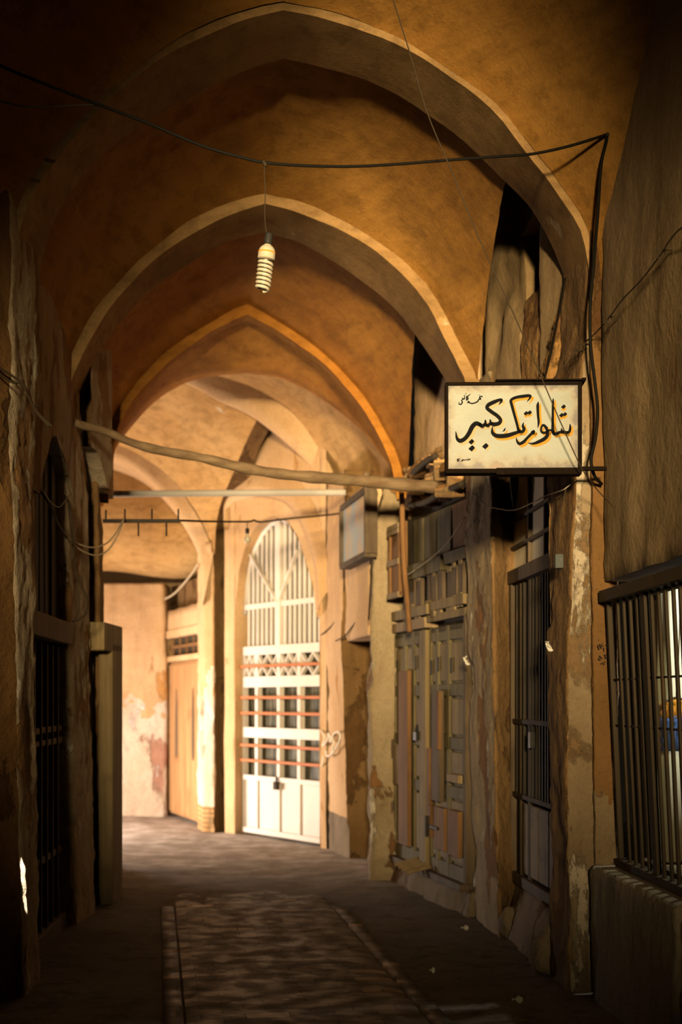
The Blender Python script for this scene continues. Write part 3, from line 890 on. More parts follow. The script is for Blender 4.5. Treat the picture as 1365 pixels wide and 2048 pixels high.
for z, y in ((3.22, 18.95), (3.25, 18.6), (3.35, 18.3), (3.6, 18.15), (4.0, 18.2), (4.5, 18.3), (5.2, 18.5)):
    rows.append([V((-5.5 + i * .12, y + .03 * fb((i * .12, z, 0), 1.5) + .25 * max(0, (i * .12 - 3.0)) * .3, z + .05 * math.sin(i * .4))) for i in range(36)])
mb = MB()
mb.grid(rows)
struct(mb.obj('wall_back', M['farweb']), 'swelling orange lunette over the end wall of the chamber', 'wall')
# ------------------------------------------------------------------ materials of the things
M['wood_grey'] = wood('weathered_grey_wood', (.15, .105, .048), (.25, .18, .088))
M['wood_green'] = wood('grey_green_wood', (.10, .08, .040), (.165, .13, .066), soff=3)
M['wood_pale'] = wood('pale_wood', (.20, .135, .07), (.28, .195, .105), soff=5)
M['wood_red'] = wood('red_brown_wood', (.135, .064, .022), (.215, .108, .042), soff=7)
M['wood_dark'] = wood('dark_wood', (.075, .052, .03), (.13, .09, .055), soff=9)
M['wood_black'] = wood('blackened_wood', (.035, .026, .016), (.07, .05, .03), soff=2)
M['door_tan'] = wood('tan_door_wood', (.30, .15, .06), (.42, .23, .10), soff=12)
M['pole'] = wood('pole_wood', (.13, .08, .042), (.22, .15, .085), sc=(1.2, 16, 16))
M['pipe'] = paint('pale_pole_paint', (.46, .42, .38), (.26, .18, .11), (.6, .7))
M['iron'] = paint('grey_iron', (.05, .036, .021), (.08, .044, .018), (.55, .7), .75, .0, .1)
M['worn_panel'] = paint('worn_door_panel', (.24, .18, .10), (.10, .065, .03), (.5, .66), .7, scale=3.0)
M['iron_dark'] = paint('dark_iron', (.028, .022, .016), (.06, .035, .018), (.58, .7), .65, 0, .12)
M['white'] = paint('white_gate_paint', (.66, .58, .51), (.55, .36, .22), (.7, .78), .5)
M['rust_bar'] = paint('red_brown_bar', (.46, .15, .06), (.30, .12, .05), (.5, .7), .6)
M['cream'] = paint('cream_board', (.78, .68, .50), (.60, .48, .31), (.5, .75), .6)
M['cable'] = paint('black_cable', (.006, .005, .0035), (.04, .028, .014), (.62, .8), .65, 0, .06)
M['wire'] = paint('thin_wire', (.03, .02, .011), None, rough=.7, spec=.1)
M['wire_pale'] = paint('pale_wire', (.45, .36, .24), None, rough=.6)
M['ink'] = paint('black_ink', (.018, .014, .012), None, rough=.7)
M['chalk'] = paint('white_scribble', (.85, .75, .62), (.6, .4, .24), (.55, .7), .9)
M['paper'] = paint('white_paper', (.55, .50, .42), (.3, .24, .16), (.6, .7), .8)
M['black_plastic'] = paint('black_plastic', (.02, .018, .016), None, rough=.4)
M['lamp_white'] = paint('yellowed_lamp_glass', (.40, .35, .26), (.28, .22, .13), (.62, .8), .28, spec=.5)
M['lamp_base'] = paint('yellowed_lamp_plastic', (.37, .315, .225), (.25, .19, .10), (.6, .8), .45)
M['orange_band'] = paint('orange_band', (.55, .20, .02), None, rough=.5)
M['blue_cloth'] = paint('blue_cloth', (.08, .16, .55), None, rough=.9)
M['orange_cloth'] = paint('orange_cloth', (.85, .38, .06), (.8, .2, .1), (.5, .6), .9)
M['curtain'] = paint('white_curtain', (.85, .82, .74), None, rough=.9)
M['grey_box'] = paint('grey_plastic', (.06, .065, .06), (.2, .15, .09), (.6, .7))

n = Nt('gate_glass')                                          # dusty patterned panes with greyish net behind
st = n.noise(1.0, 5, n.map((26, 26, 2.2)), .6)
c = n.mix(n.ramp(st, .4, .62), (.03, .028, .016), (.13, .115, .075))
c = n.mix(n.math('MULTIPLY', n.ramp(n.noise(9, 4), .52, .66), .7), c, (.05, .05, .03))
M['gate_glass'] = n.done(c, .5, None, 0, .08)
n = Nt('window_glass')
g = n.n.new('ShaderNodeBsdfGlossy'); g.inputs['Roughness'].default_value = .05
tr = n.n.new('ShaderNodeBsdfTransparent'); tr.inputs['Color'].default_value = (.85, .88, .82, 1)
mx = n.n.new('ShaderNodeMixShader')
mx.inputs[0].default_value = .07; n.l.new(tr.outputs[0], mx.inputs[1]); n.l.new(g.outputs[0], mx.inputs[2])
n.l.new(mx.outputs[0], n.n['Material Output'].inputs['Surface'])
n.n.remove(n.b)
M['glass'] = n.mat


def tubeobj(name, pts, r, mat, label, cat, group=None, n=60, nseg=7):
    P = cr(pts, n)
    mb = MB()
    mb.tube(P, r, nseg)
    return tag(mb.obj(name, mat, origin=P[0]), label, cat, group)


# ------------------------------------------------------------------ hanging sign
SA, SB = at(893, 852, 7.14), at(1162, 856, 7.12)
FS = Fr((SA.x, SA.y), (SB.x, SB.y))
sp = lambda x, y, o=0.0: FS.px(x, y, o)
TL, TR, BR, BL = sp(894, 766), sp(1163, 767), sp(1160.5, 946), sp(891.5, 938)
u0, u1 = (TL[0] + BL[0]) / 2, (TR[0] + BR[0]) / 2
z0, z1 = (BL[1] + BR[1]) / 2, (TL[1] + TR[1]) / 2
root = FS.thing('hanging_sign', 'cream box sign with black brush lettering edged in yellow, hung from the right pier', 'sign')
n = Nt('rusty_cream_enamel')
sep = n.n.new('ShaderNodeSeparateXYZ')
n.l.new(n.tc.outputs['Object'], sep.inputs[0])
dl = n.math('SUBTRACT', sep.outputs[0], u0)
dr = n.math('SUBTRACT', u1, sep.outputs[0])
db = n.math('SUBTRACT', sep.outputs[2], z0)
dt = n.math('SUBTRACT', z1, sep.outputs[2])
ed = n.math('MINIMUM', n.math('MINIMUM', n.math('MULTIPLY', dl, 1.6), n.math('MULTIPLY', dr, 1.0)), n.math('MINIMUM', n.math('MULTIPLY', db, .85), n.math('MULTIPLY', dt, 1.4)))
nz1 = n.noise(11, 8, rough=.65)
wear = n.math('ADD', ed, n.math('MULTIPLY', n.math('SUBTRACT', nz1, .5), -.17))
c = n.mix(n.ramp(n.noise(4, 6), .3, .7), (.118, .128, .10), (.15, .16, .125))
c = n.mix(n.math('MULTIPLY', n.ramp(n.noise(7, 7, n.map((1, 1, 2.5))), .5, .7), .5), c, (.105, .098, .052))
c = n.mix(n.math('MULTIPLY', n.ramp(wear, .085, .012), .85), c, (.13, .085, .03))
c = n.mix(n.ramp(wear, .046, .010), c, (.03, .015, .005))
c = n.mix(n.ramp(n.noise(42, 3), .74, .77), c, (.12, .06, .02))
sp_ = n.n.new('ShaderNodeVectorMath'); sp_.operation = 'DISTANCE'
n.l.new(n.tc.outputs['Object'], sp_.inputs[0]); qs = sp(994, 938); sp_.inputs[1].default_value = (qs[0], 0, qs[1])
c = n.mix(n.ramp(n.math('ADD', sp_.outputs['Value'], n.math('MULTIPLY', nz1, .02)), .055, .035), c, (.10, .05, .015))
M['enamel'] = n.done(c, .45, n.bump(nz1, .15, .004), 0, .4)
mb = MB(); mb.box(u0 + .004, u1 - .004, 0, .07, z0 + .004, z1 - .004); mb.obj('sign_panel', M['enamel'], root)
M['sign_frame'] = paint('rusty_sign_frame', (.007, .004, .0022), (.045, .024, .008), (.6, .7), .8, 0, .04)
w = .011
mb = MB()
mb.box(u0 - w * .4, u0 + w, -.012, .085, z0 - w * .5, z1 + w * .4); mb.box(u1 - w * 1.2, u1 + w * .6, -.012, .085, z0 - w, z1 + w * .4)
mb.box(u0, u1, -.012, .085, z1 - w, z1 + w * .5); mb.box(u0, u1, -.012, .085, z0 - w, z0 + w)
mb.obj('sign_frame', M['sign_frame'], root, bevel=.002)
q0, q1 = sp(992, 764), sp(1172, 763)
mb = MB(); mb.box(q0[0], q1[0], -.02, .06, z1 + .010, z1 + .017); mb.box(q1[0] - .02, q1[0], -.02, .4, z1 + .008, z1 + .022)
mb.obj('hanging_bracket', M['sign_frame'], root)
q0 = sp(993, 944)
mb = MB(); mb.box(q0[0], u1 + .004, -.016, .08, z0 - .019, z0 + .014); mb.box(u1 - .03, u1 + .14, .05, .08, z0 + .01, z0 + .03)
mb.obj('bottom_flap', M['sign_frame'], root, bevel=.002)


def z1px(x, y):                                               # coordinates read off two enlargements of the sign
    return 1020 + x / 9.1, 770 + y / 9.1


def z2px(x, y):
    return 890 + x / 9.1, 770 + y / 9.1


PXU = (u1 - u0) / 268.0                                       # metres per pixel on the sign


def stroke(mb, pts, ytop, dx=0, dy=0, grow=0.0, conv=z1px, tilt=None):
    """a brush stroke of changing width as a thin raised strip"""
    P, W = [], []
    for p in pts:
        x, y = conv(p[0] + dx, p[1] + dy)
        u, z = sp(x, y)
        P.append(V((u, z, 0)))
        W.append(p[2] / 9.1 * PXU / 2 + grow)
    m = len(P)
    D = []
    for i in range(m):
        for k in range(8 if i < m - 1 else 1):
            t = k / 8
            a, b, c, d = P[max(i - 1, 0)], P[i], P[min(i + 1, m - 1)], P[min(i + 2, m - 1)]
            q = .5 * ((2 * b) + (c - a) * t + (2 * a - 5 * b + 4 * c - d) * t * t + (3 * b - a - 3 * c + d) * t ** 3)
            w_ = W[i] + (W[min(i + 1, m - 1)] - W[i]) * t
            D.append((q, w_))
    vs = []
    for i, (q, w_) in enumerate(D):
        t = (D[min(i + 1, len(D) - 1)][0] - D[max(i - 1, 0)][0]).normalized()
        nn = V((-t.y, t.x, 0)) * w_
        for s in (1, -1):
            vs.append((q.x + nn.x * s, ytop, q.y + nn.y * s))
    fs = [(2 * i, 2 * i + 1, 2 * i + 3, 2 * i + 2) for i in range(len(D) - 1)]
    b = len(vs)
    vs += [(x, 0.0, z) for x, _, z in vs]
    fs += [(2 * i, 2 * i + 2, b + 2 * i + 2, b + 2 * i) for i in range(len(D) - 1)] + [(2 * i + 1, b + 2 * i + 1, b + 2 * i + 3, 2 * i + 3) for i in range(len(D) - 1)]
    mb.add(vs, fs)
    for (q, w_) in (D[0], D[-1]):                             # round ends
        mb.add([(q.x + math.cos(k * PI / 6) * w_, ytop, q.y + math.sin(k * PI / 6) * w_) for k in range(12)], [tuple(range(12))])


def dot(mb, x, y, r, ytop, dx=0, dy=0, conv=z1px):
    vs = [sp(*conv(x + dx + ox * r, y + dy + oy * r)) for ox, oy in ((.15, -1.05), (1.0, -.3), (.95, .05), (0, 1.0), (-1.0, .25), (-.95, -.05))]
    mb.add([(u, ytop, z) for u, z in vs] + [(u, 0, z) for u, z in vs], [tuple(range(6))[::-1]] + [(i, (i + 1) % 6, 6 + (i + 1) % 6, 6 + i) for i in range(6)])


W1S = [[(1100, 722, 20), (1102, 790, 44), (1085, 850, 52), (1035, 868, 55), (990, 848, 45)],
       [(942, 795, 18), (952, 835, 40), (985, 858, 48)],
       [(1030, 868, 50), (970, 862, 52), (915, 862, 52), (860, 885, 58), (815, 893, 56), (785, 860, 50)],
       [(793, 248, 12), (789, 330, 44), (786, 500, 42), (784, 700, 46), (785, 820, 55), (812, 890, 58)],
       [(785, 850, 46), (745, 822, 34), (700, 838, 40)],
       [(690, 845, 48), (662, 775, 56), (612, 730, 40), (580, 770, 36), (575, 840, 40), (615, 872, 46), (670, 862, 50), (690, 850, 48)],
       [(688, 850, 52), (682, 925, 66), (625, 985, 68), (520, 1038, 60), (425, 1068, 40), (335, 1058, 6)],
       [(525, 308, 10), (511, 375, 52), (517, 550, 46), (528, 680, 42), (512, 778, 10)],
       [(398, 858, 26), (438, 838, 38), (436, 880, 44), (428, 908, 8)],
       [(445, 850, 40), (395, 890, 52), (320, 965, 48), (255, 1035, 58), (180, 1070, 56), (135, 1025, 36), (120, 962, 10)],
       [(252, 688, 12), (240, 745, 46), (262, 800, 60), (235, 848, 56), (180, 842, 50), (150, 790, 46)],
       [(165, 850, 50), (140, 740, 46), (82, 530, 48), (32, 345, 52), (22, 288, 50), (60, 250, 52), (140, 222, 54), (240, 208, 60), (340, 196, 56), (382, 208, 40), (352, 262, 28), (314, 306, 6)],
       [(180, 850, 52), (90, 880, 66), (-33, 918, 78), (-150, 932, 80), (-250, 922, 74), (-312, 870, 58), (-318, 800, 30), (-313, 756, 8)],
       [(-73, 788, 10), (-92, 806, 26), (-98, 828, 26), (-133, 846, 6)]]
D1S = [(980, 398, 42), (944, 552, 42), (1005, 535, 40), (298, 518, 42), (362, 505, 42)]
W2S = [[(985, 360, 8), (1030, 300, 48), (1020, 268, 46), (900, 312, 72), (800, 362, 72), (772, 420, 62), (850, 488, 66), (960, 566, 66), (1018, 640, 60), (985, 700, 72), (905, 718, 76), (850, 705, 66)],
       [(828, 638, 26), (832, 690, 46), (790, 738, 62), (745, 725, 62)],
       [(740, 645, 26), (738, 700, 48), (690, 748, 66), (640, 722, 72)],
       [(650, 730, 70), (575, 702, 80), (505, 758, 84), (442, 880, 78), (370, 975, 74), (285, 1018, 78), (225, 972, 52), (202, 848, 10)]]
D2S = [(487, 1035, 50), (493, 1155, 56), (742, 1115, 56)]
mb, my, mp_ = MB(), MB(), MB()
for s in W1S:
    stroke(mb, s, -.0030)
    stroke(my, s, -.0012, 38, 36, .0006)
for d in D1S:
    dot(mb, *d, -.0030)
    dot(my, d[0], d[1], d[2] + 3, -.0012, 6, 40)
for s in W2S:
    stroke(mb, s, -.0035, conv=z2px)
    stroke(mp_, s, -.0018, 42, 34, .0008, conv=z2px)
for d in D2S:
    dot(mb, *d, -.0035, conv=z2px)
    dot(mp_, d[0], d[1], d[2], -.0018, 36, 22, conv=z2px)
M['letter'] = paint('sign_black_paint', (.005, .005, .0055), None, rough=.7, spec=.03)
M['letter_yellow'] = paint('sign_yellow_paint', (.33, .165, .008), None, rough=.55)
M['letter_peach'] = paint('sign_peach_paint', (.38, .26, .135), None, rough=.55)
mb.obj('lettering', M['letter'], root)
tag_ = my.obj('yellow_edging', M['letter_yellow'], root); tag_['label'] = 'yellow edging of the brush lettering'
tag_ = mp_.obj('peach_edging', M['letter_peach'], root); tag_['label'] = 'peach edging of the last word'
SM = [[(678, 212, 26), (650, 208, 16), (636, 232, 26), (655, 255, 24), (618, 262, 18)], [(618, 262, 16), (606, 292, 24), (570, 318, 22), (500, 338, 22), (440, 322, 18), (404, 326, 6)], [(455, 310, 8), (425, 296, 20), (440, 322, 16)],
      [(472, 164, 6), (412, 215, 24), (426, 248, 24), (398, 274, 22)], [(392, 190, 8), (398, 270, 20)], [(356, 180, 10), (362, 246, 20), (335, 256, 22), (322, 236, 12)], [(340, 250, 18), (308, 282, 18), (322, 312, 22), (300, 350, 22), (266, 350, 20), (258, 310, 8)], [(386, 156, 14), (390, 160, 14)], [(630, 184, 12), (634, 188, 12)]]
SM2 = [[(458, 1350, 22), (436, 1362, 20), (395, 1362, 14), (350, 1370, 14)], [(352, 1366, 14), (330, 1360, 16), (318, 1374, 16), (334, 1384, 12)], [(318, 1362, 14), (310, 1384, 14), (288, 1390, 6)], [(278, 1346, 14), (240, 1350, 16), (228, 1368, 16), (262, 1372, 14), (254, 1386, 16), (226, 1388, 8)], [(420, 1332, 10), (424, 1334, 10)]]
mb = MB()
for s in SM:
    stroke(mb, s, -.0025, conv=z2px)
mb.obj('small_writing', M['letter'], root)
mb = MB()
for s in SM2:
    stroke(mb, s, -.0025, conv=z2px)
mb.obj('small_writing', M['letter'], root)

# ------------------------------------------------------------------ overhead cable and spiral bulb
YC = 6.6
cab = [at(-70, 95, 6.2), at(0, 131, 6.25), at(100, 172, 6.35), at(200, 210, 6.45), at(300, 248, 6.52), at(400, 290, 6.58), at(480, 314, 6.6), at(530, 325, 6.6), at(600, 331, 6.65), at(700, 333, 6.75), at(800, 328, 6.85), at(900, 320, 6.95), at(1000, 313, 7.05), at(1065, 308, 7.12), at(1140, 292, 7.12), at(1215, 269, 7.12)]
drop = [at(1215, 269, 7.12), at(1213, 285, 7.12), at(1203, 330, 7.14), at(1196, 430, 7.2), at(1188, 530, 7.28), at(1181, 620, 7.28), at(1182, 690, 7.28), at(1190, 760, 7.28), at(1196, 820, 7.28), at(1192, 875, 7.28), at(1183, 920, 7.28), at(1190, 952, 7.30), at(1204, 968, 7.40)]
root = thing('overhead_cable', 'thick black cable sagging across the lane under the first arch, then down the right pier', 'cable', cab[-1])
for P, nm, r in ((cab, 'span', .0075), (drop, 'drop', .0085)):
    mb = MB(); mb.tube([p - V(cab[-1]) for p in cr(P, 90)], r, 8); mb.obj('cable_' + nm, M['cable'], root)
mb = MB()
mb.lathe([(.0, -.02), (.009, -.018), (.009, .02), (.0, .022)], V((0, 0, 0)), (0, .9, .3), 10)
mb.obj('wall_hook', M['iron_dark'], root)
tubeobj('cable', [at(-40, 196, 6.3), at(0, 202, 6.35), at(40, 211, 6.38), at(80, 214, 6.4), at(150, 211, 6.42), at(197, 209, 6.45)], .004, M['wire'], 'thin side wire joining the sagging cable at its left end', 'wire')
# lamp
LT = at(530, 326, YC)
root = thing('pendant_lamp', 'dusty white spiral energy-saving bulb hanging from the sagging cable on a thin brown flex', 'lamp', LT)
loc = lambda x, y, dy=0: at(x, y, YC + dy) - LT
mb = MB(); mb.tube(cr([loc(530, 326), loc(529, 350), loc(531, 380), loc(530, 420), loc(531, 450), loc(534, 468)], 24), .0026, 6); mb.tube([loc(527, 322), loc(530, 328), loc(533, 332)], .009, 7); mb.obj('flex', M['wire'], root)
axis = (loc(540, 470) - loc(528, 572)).normalized()           # the bulb hangs a little askew
top = loc(538.5, 468)
pxm = YC / F
mb = MB(); mb.lathe([(8.2 * pxm, -22 * pxm), (8.3 * pxm, -16 * pxm), (8.0 * pxm, -2 * pxm), (7.4 * pxm, 1.5 * pxm), (4.5 * pxm, 0 * pxm), (3.8 * pxm, -8 * pxm)], top, axis, 20); mb.obj('socket', M['black_plastic'], root)
mb = MB(); mb.lathe([(6.5 * pxm, -25 * pxm), (7.4 * pxm, -22 * pxm), (7.6 * pxm, -18 * pxm), (7.0 * pxm, -12 * pxm)], top, axis, 20); mb.obj('screw_cap', M['lamp_base'], root)
mb = MB(); mb.lathe([(6.5 * pxm, -23 * pxm), (11 * pxm, -25 * pxm), (15.2 * pxm, -30 * pxm), (17.2 * pxm, -36 * pxm), (17.6 * pxm, -50 * pxm), (15.8 * pxm, -51.5 * pxm)], top, axis, 24)
base_ = mb.obj('ballast', M['lamp_base'], root)
mb = MB(); mb.lathe([(17.1 * pxm, -39.5 * pxm), (17.75 * pxm, -39.2 * pxm), (17.75 * pxm, -36.6 * pxm), (17.0 * pxm, -36.3 * pxm)], top, axis, 24); mb.obj('orange_band', M['orange_band'], base_)
h = V((1, 0, 0)); ax_x = (h - axis * h.dot(axis)).normalized(); ax_y = axis.cross(ax_x)
P, R = [], []
turns = 7.0
for i in range(int(turns * 22) + 1):
    t = i / 22
    a = 2 * PI * t + PI * .5
    rr = 13.2 * pxm * (1.0 if t < turns - .6 else .75 + .25 * (turns - t) / .6)
    P.append(top + axis * (-(55 + t * 8.3) * pxm) + (ax_x * math.cos(a) + ax_y * math.sin(a)) * rr)
    R.append(3.1 * pxm)
mb = MB(); mb.tube(P, R, 10)
mb.lathe([(4 * pxm, -55 * pxm), (4 * pxm, -50 * pxm)], top, axis, 10)
mb.obj('spiral_tube', M['lamp_white'], root)
# ------------------------------------------------------------------ wires on the right
tubeobj('wire', [at(770, -60, 6.5), at(787, 0, 6.55), at(820, 105, 6.6), at(855, 225, 6.65), at(905, 345, 6.72), at(960, 480, 6.78), at(1020, 610, 6.83), at(1075, 735, 6.88), at(1120, 840, 6.92), at(1162, 932, 6.96), at(1182, 962, 7.05), at(1200, 985, 7.15), at(1228, 1014, 7.0)], .0030, M['wire'], 'thin straight wire slanting down from the vault across the front of the sign', 'wire')
yw = lambda px, o=.05: min(7.43, (1.355 - o + .055 * 7.4) / ((px - CX) / F + .055))   # depth of the near right wall at a column
kp = [at(x, y, yw(x)) for x, y in ((1420, 418), (1365, 455), (1345, 475), (1320, 512), (1285, 558), (1245, 600), (1220, 634), (1190, 668), (1160, 695), (1135, 725), (1105, 760))]
root = thing('knotted_wire', 'twisted wire with curled barbs running down the upper right wall to the sign', 'wire', kp[3])
mb = MB(); mb.tube([p - kp[3] for p in cr(kp, 70)], .0034, 6); mb.obj('strand', M['wire'], root)
for x, y in ((1322, 507), (1217, 640), (1160, 694)):
    c0 = at(x, y, yw(x) - .01) - kp[3]
    mb = MB()
    mb.tube(cr([c0 + V((math.cos(a) * .017 * (1 + .1 * a), -.006 * math.sin(a), math.sin(a) * .017)) for a in [k * .55 for k in range(15)]] + [c0 + V((.05, 0, .012))], 34), .0028, 6)
    mb.tube([c0 + V((-.03, 0, -.02)), c0, c0 + V((-.02, .0, .02))], .0026, 6)
    mb.obj('barb', M['wire'], root)
tubeobj('wire', [at(1131, 556, 8.0), at(1124, 600, 8.0), at(1115, 645, 7.98), at(1104, 700, 7.95), at(1090, 758, 7.9)], .006, M['cable'], 'short dark cable hanging from the foot of the first arch behind the sign', 'cable')
tubeobj('wire', [at(947, 988, 8.95), at(955, 990, 8.95), at(972, 1010, 8.9), at(1000, 1018, 8.6), at(1030, 1020, 8.3), at(1065, 1006, 8.0), at(1090, 993, 7.85), at(1115, 984, 7.6), at(1130, 978, 7.45), at(1152, 960, 7.4)], .003, M['wire_pale'], 'pale string looping from the pier under the sign to the narrow door', 'string')
tubeobj('wire', [at(786, 1155, 12.1), at(800, 1155, 11.8), at(815, 1150, 11.6), at(850, 1126, 11.0), at(890, 1092, 10.4), at(912, 1062, 10.05), at(930, 1034, 9.8)], .004, M['wire_pale'], 'pale string stretched slack across the boarded transom of the green door', 'string')
# junction box, scraps
q = at(1118, 1122, 7.46)
mb = MB(); mb.box(-.022, .022, -.03, .03, -.04, .035)
tag(mb.obj('junction_box', M['grey_box'], origin=(0, 0, 0), bevel=.004), 'small grey junction box on the pier right of the narrow door', 'electrical box').location = q
tubeobj('wire', [at(1135, 968, 7.44), at(1128, 1000, 7.45), at(1119, 1040, 7.45), at(1117, 1080, 7.45), at(1118, 1112, 7.45)], .004, M['wire'], 'thin wire running down the pier to the small grey junction box', 'wire')


def scrap(x, y, Y, w, h, label, mat='paper', rz=0.0):
    mb = MB()
    mb.grid([[V((-w / 2 + w * i / 6 + random.uniform(-.1, .1) * w, .012 * math.sin(i * 1.3 + k) - .012 * k / 4, -h / 2 + h * k / 5 + random.uniform(-.08, .08) * h)) for i in range(7)] for k in range(6)])
    o = mb.obj('paper_scrap', M[mat], solid=.002)
    o.location, o.rotation_euler = at(x, y, Y), (0, 0, rz)
    return tag(o, label, 'paper scrap')


scrap(1101, 1293, 7.62, .03, .05, 'torn white paper scrap on the pier beside the narrow barred door', rz=-1.2)
scrap(935, 1322, 9.80, .035, .06, 'torn white paper scrap on the pier beside the grey green door', rz=-1.0)


def litter(x, y, w, label, d=.4):
    Y = F * EYE / (y - HY)
    mb = MB()
    mb.grid([[V((-w / 2 + w * i / 6, w * d * (k / 4 - .5), .008 + .010 * math.sin(i * 1.1 + k * .9) + .004 * k)) for i in range(7)] for k in range(5)])
    o = mb.obj('paper_scrap', M['paper'], solid=.002)
    o.location = (X(x, Y), Y, .03)
    return tag(o, label, 'paper scrap')


litter(1035, 2017, .055, 'crumpled white scrap on the floor, nearest the viewer at the foot of the right pier')
litter(930, 1869, .05, 'white scrap on the floor in front of the pier under the sign')
litter(865, 1957, .03, 'tiny pale scrap on the floor at the edge of the brick paving')

# ------------------------------------------------------------------ barred window
FWN = Fr((1.456, 7.38), (1.60, 4.9), .68, .049)
root = FWN.thing('window_grille', 'iron grille of square upright bars over the shop window, under the dim right wall', 'window grille')
H_ = 1.44
L_ = 2.3
mb = MB()
mb.box(-.01, L_, -.03, .03, 0, .05); mb.box(-.02, L_, -.045, .03, H_ - .06, H_)
mb.box(-.012, .022, -.014, .014, 0, H_)
mb.obj('frame', M['iron'], root, bevel=.003)
pxs = [1236, 1248, 1261, 1275, 1304, 1319, 1333, 1349, 1363]
ub = [FWN.px(x, 1200)[0] for x in pxs]
while ub[-1] < L_ - .15:
    ub.append(ub[-1] + .135)
for u in ub:
    mb = MB(); mb.box(u - .014, u + .014, -.008, .006, .045, H_ - .05); mb.obj('bar', M['iron'], root, bevel=.002)
um = FWN.px(1290, 1200)[0]
mb = MB(); mb.box(um - .045, um + .03, -.012, .012, .045, H_ - .05); mb.obj('mullion', M['iron'], root, bevel=.003)
for z in (FWN.px(1262, 1358)[1], FWN.px(1262, 1453)[1]):
    mb = MB(); mb.tube([(0, 0.004, z), (L_, 0.004, z)], .006, 6); mb.obj('cross_rod', M['iron'], root)
root = FWN.thing('window_1', 'shop window pane behind the iron grille', 'window', kind='structure')
mb = MB(); mb.box(0, L_, .10, .106, .03, H_ - .03); mb.obj('pane', M['glass'], root)
mb = MB(); mb.box(0, .05, .08, .13, 0, H_); mb.box(0, L_, .08, .13, 0, .05); mb.box(0, L_, .08, .13, H_ - .06, H_ + .02); mb.obj('frame', M['wood_dark'], root, bevel=.003)
# the shop room seen through it
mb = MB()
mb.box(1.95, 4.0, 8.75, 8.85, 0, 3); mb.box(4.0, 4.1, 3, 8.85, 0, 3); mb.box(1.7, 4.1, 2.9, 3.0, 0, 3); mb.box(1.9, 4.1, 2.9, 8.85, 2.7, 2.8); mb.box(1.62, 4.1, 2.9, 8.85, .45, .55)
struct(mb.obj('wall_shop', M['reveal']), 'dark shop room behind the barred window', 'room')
mb = MB()
rows = [[V((x_, 8.35 + .03 * math.sin(x_ * 38) + .01 * math.sin(x_ * 91), z)) for x_ in [X(1318, 8.35) + i * .018 for i in range(60)]] for z in (.6, 1.2, 1.9, 2.6)]  # added sheet, stands in for bright reflections in the window glass
mb.grid(rows)
tag(mb.obj('curtain', M['curtain'], solid=.003, origin=(2.2, 8.35, .6)), 'white curtain added inside the shop to brighten the gaps between the window bars', 'curtain')
g = thing('garment', 'orange and blue garment hanging inside the shop behind the window bars', 'garment', (2.0, 8.1, 1.5))
gx0, gx1 = X(1322, 8.1) - 2.0, X(1385, 8.1) - 2.0
for nm, (ya, yb), m_ in (('yoke', (1402, 1436), 'orange_cloth'), ('body', (1434, 1502), 'blue_cloth')):
    za, zb = at(0, ya, 8.1).z - 1.5, at(0, yb, 8.1).z - 1.5
    mb = MB()
    for s in (-1, 1):
        mb.grid([[V((gx0 + (gx1 - gx0) * i / 16 + (.01 * (k % 2)), s * (.018 + .02 * math.sin(PI * i / 16)) + .008 * math.sin(i * 1.7 + k), za + (zb - za) * k / 6 + (0 if k else -.01 * math.sin(i * .6)))) for i in range(17)] for k in range(7)])
    mb.obj(nm, M[m_], g, solid=.003)
mb = MB(); mb.tube(cr([V((gx0 + .02, 0, at(0, 1405, 8.1).z - 1.5)), V(((gx0 + gx1) / 2, 0, at(0, 1396, 8.1).z - 1.5)), V((gx1 - .02, 0, at(0, 1405, 8.1).z - 1.5))], 14), .008, 7)
mb.tube(cr([V(((gx0 + gx1) / 2, 0, at(0, 1396, 8.1).z - 1.5)), V(((gx0 + gx1) / 2 + .02, 0, .55)), V(((gx0 + gx1) / 2, 0, 1.2))], 14), .004, 6)
mb.obj('hanger', M['wood_dark'], g)

# penned numbers on the mud strip
def plane_strokes(name, Y, lines, mat, label, cat, wpx, conv=None, off=.006):
    mb = MB()
    P0 = None
    for L in lines:
        P = cr([at(*(conv(*p) if conv else p), Y) for p in L], max(6, 5 * len(L)))
        P0 = P0 or P[0]
        mb.tube(P, wpx * Y / F / 2, 6)
    return tag(mb.obj(name, mat, origin=P0), label, cat)


zz = lambda x, y: (1180 + x / 22.75, 1270 + y / 22.75)
plane_strokes('handwriting', 7.425, [[(365, 460), (400, 560), (450, 670)], [(460, 390), (475, 470), (500, 480)], [(600, 370), (545, 440), (490, 520), (560, 610)], [(545, 490), (600, 495), (655, 475)], [(655, 555), (650, 640), (660, 735)], [(740, 410), (800, 500), (850, 470)], [(800, 500), (795, 575)], [(945, 480), (900, 560), (870, 660)],
                                    [(440, 940), (530, 1010), (545, 1070), (480, 1130), (425, 1100), (440, 1040), (470, 990)], [(610, 1030), (630, 1042)], [(660, 890), (720, 960), (735, 1090)], [(770, 870), (740, 920), (690, 925)], [(740, 1030), (810, 1030)], [(500, 1310), (620, 1270), (730, 1220)], [(620, 1335), (690, 1345)]],
              M['ink'], 'two lines of penned numbers on the orange mud strip beside the grille', 'handwriting', 1.7, zz)
g0 = lambda x, y: (x, y)
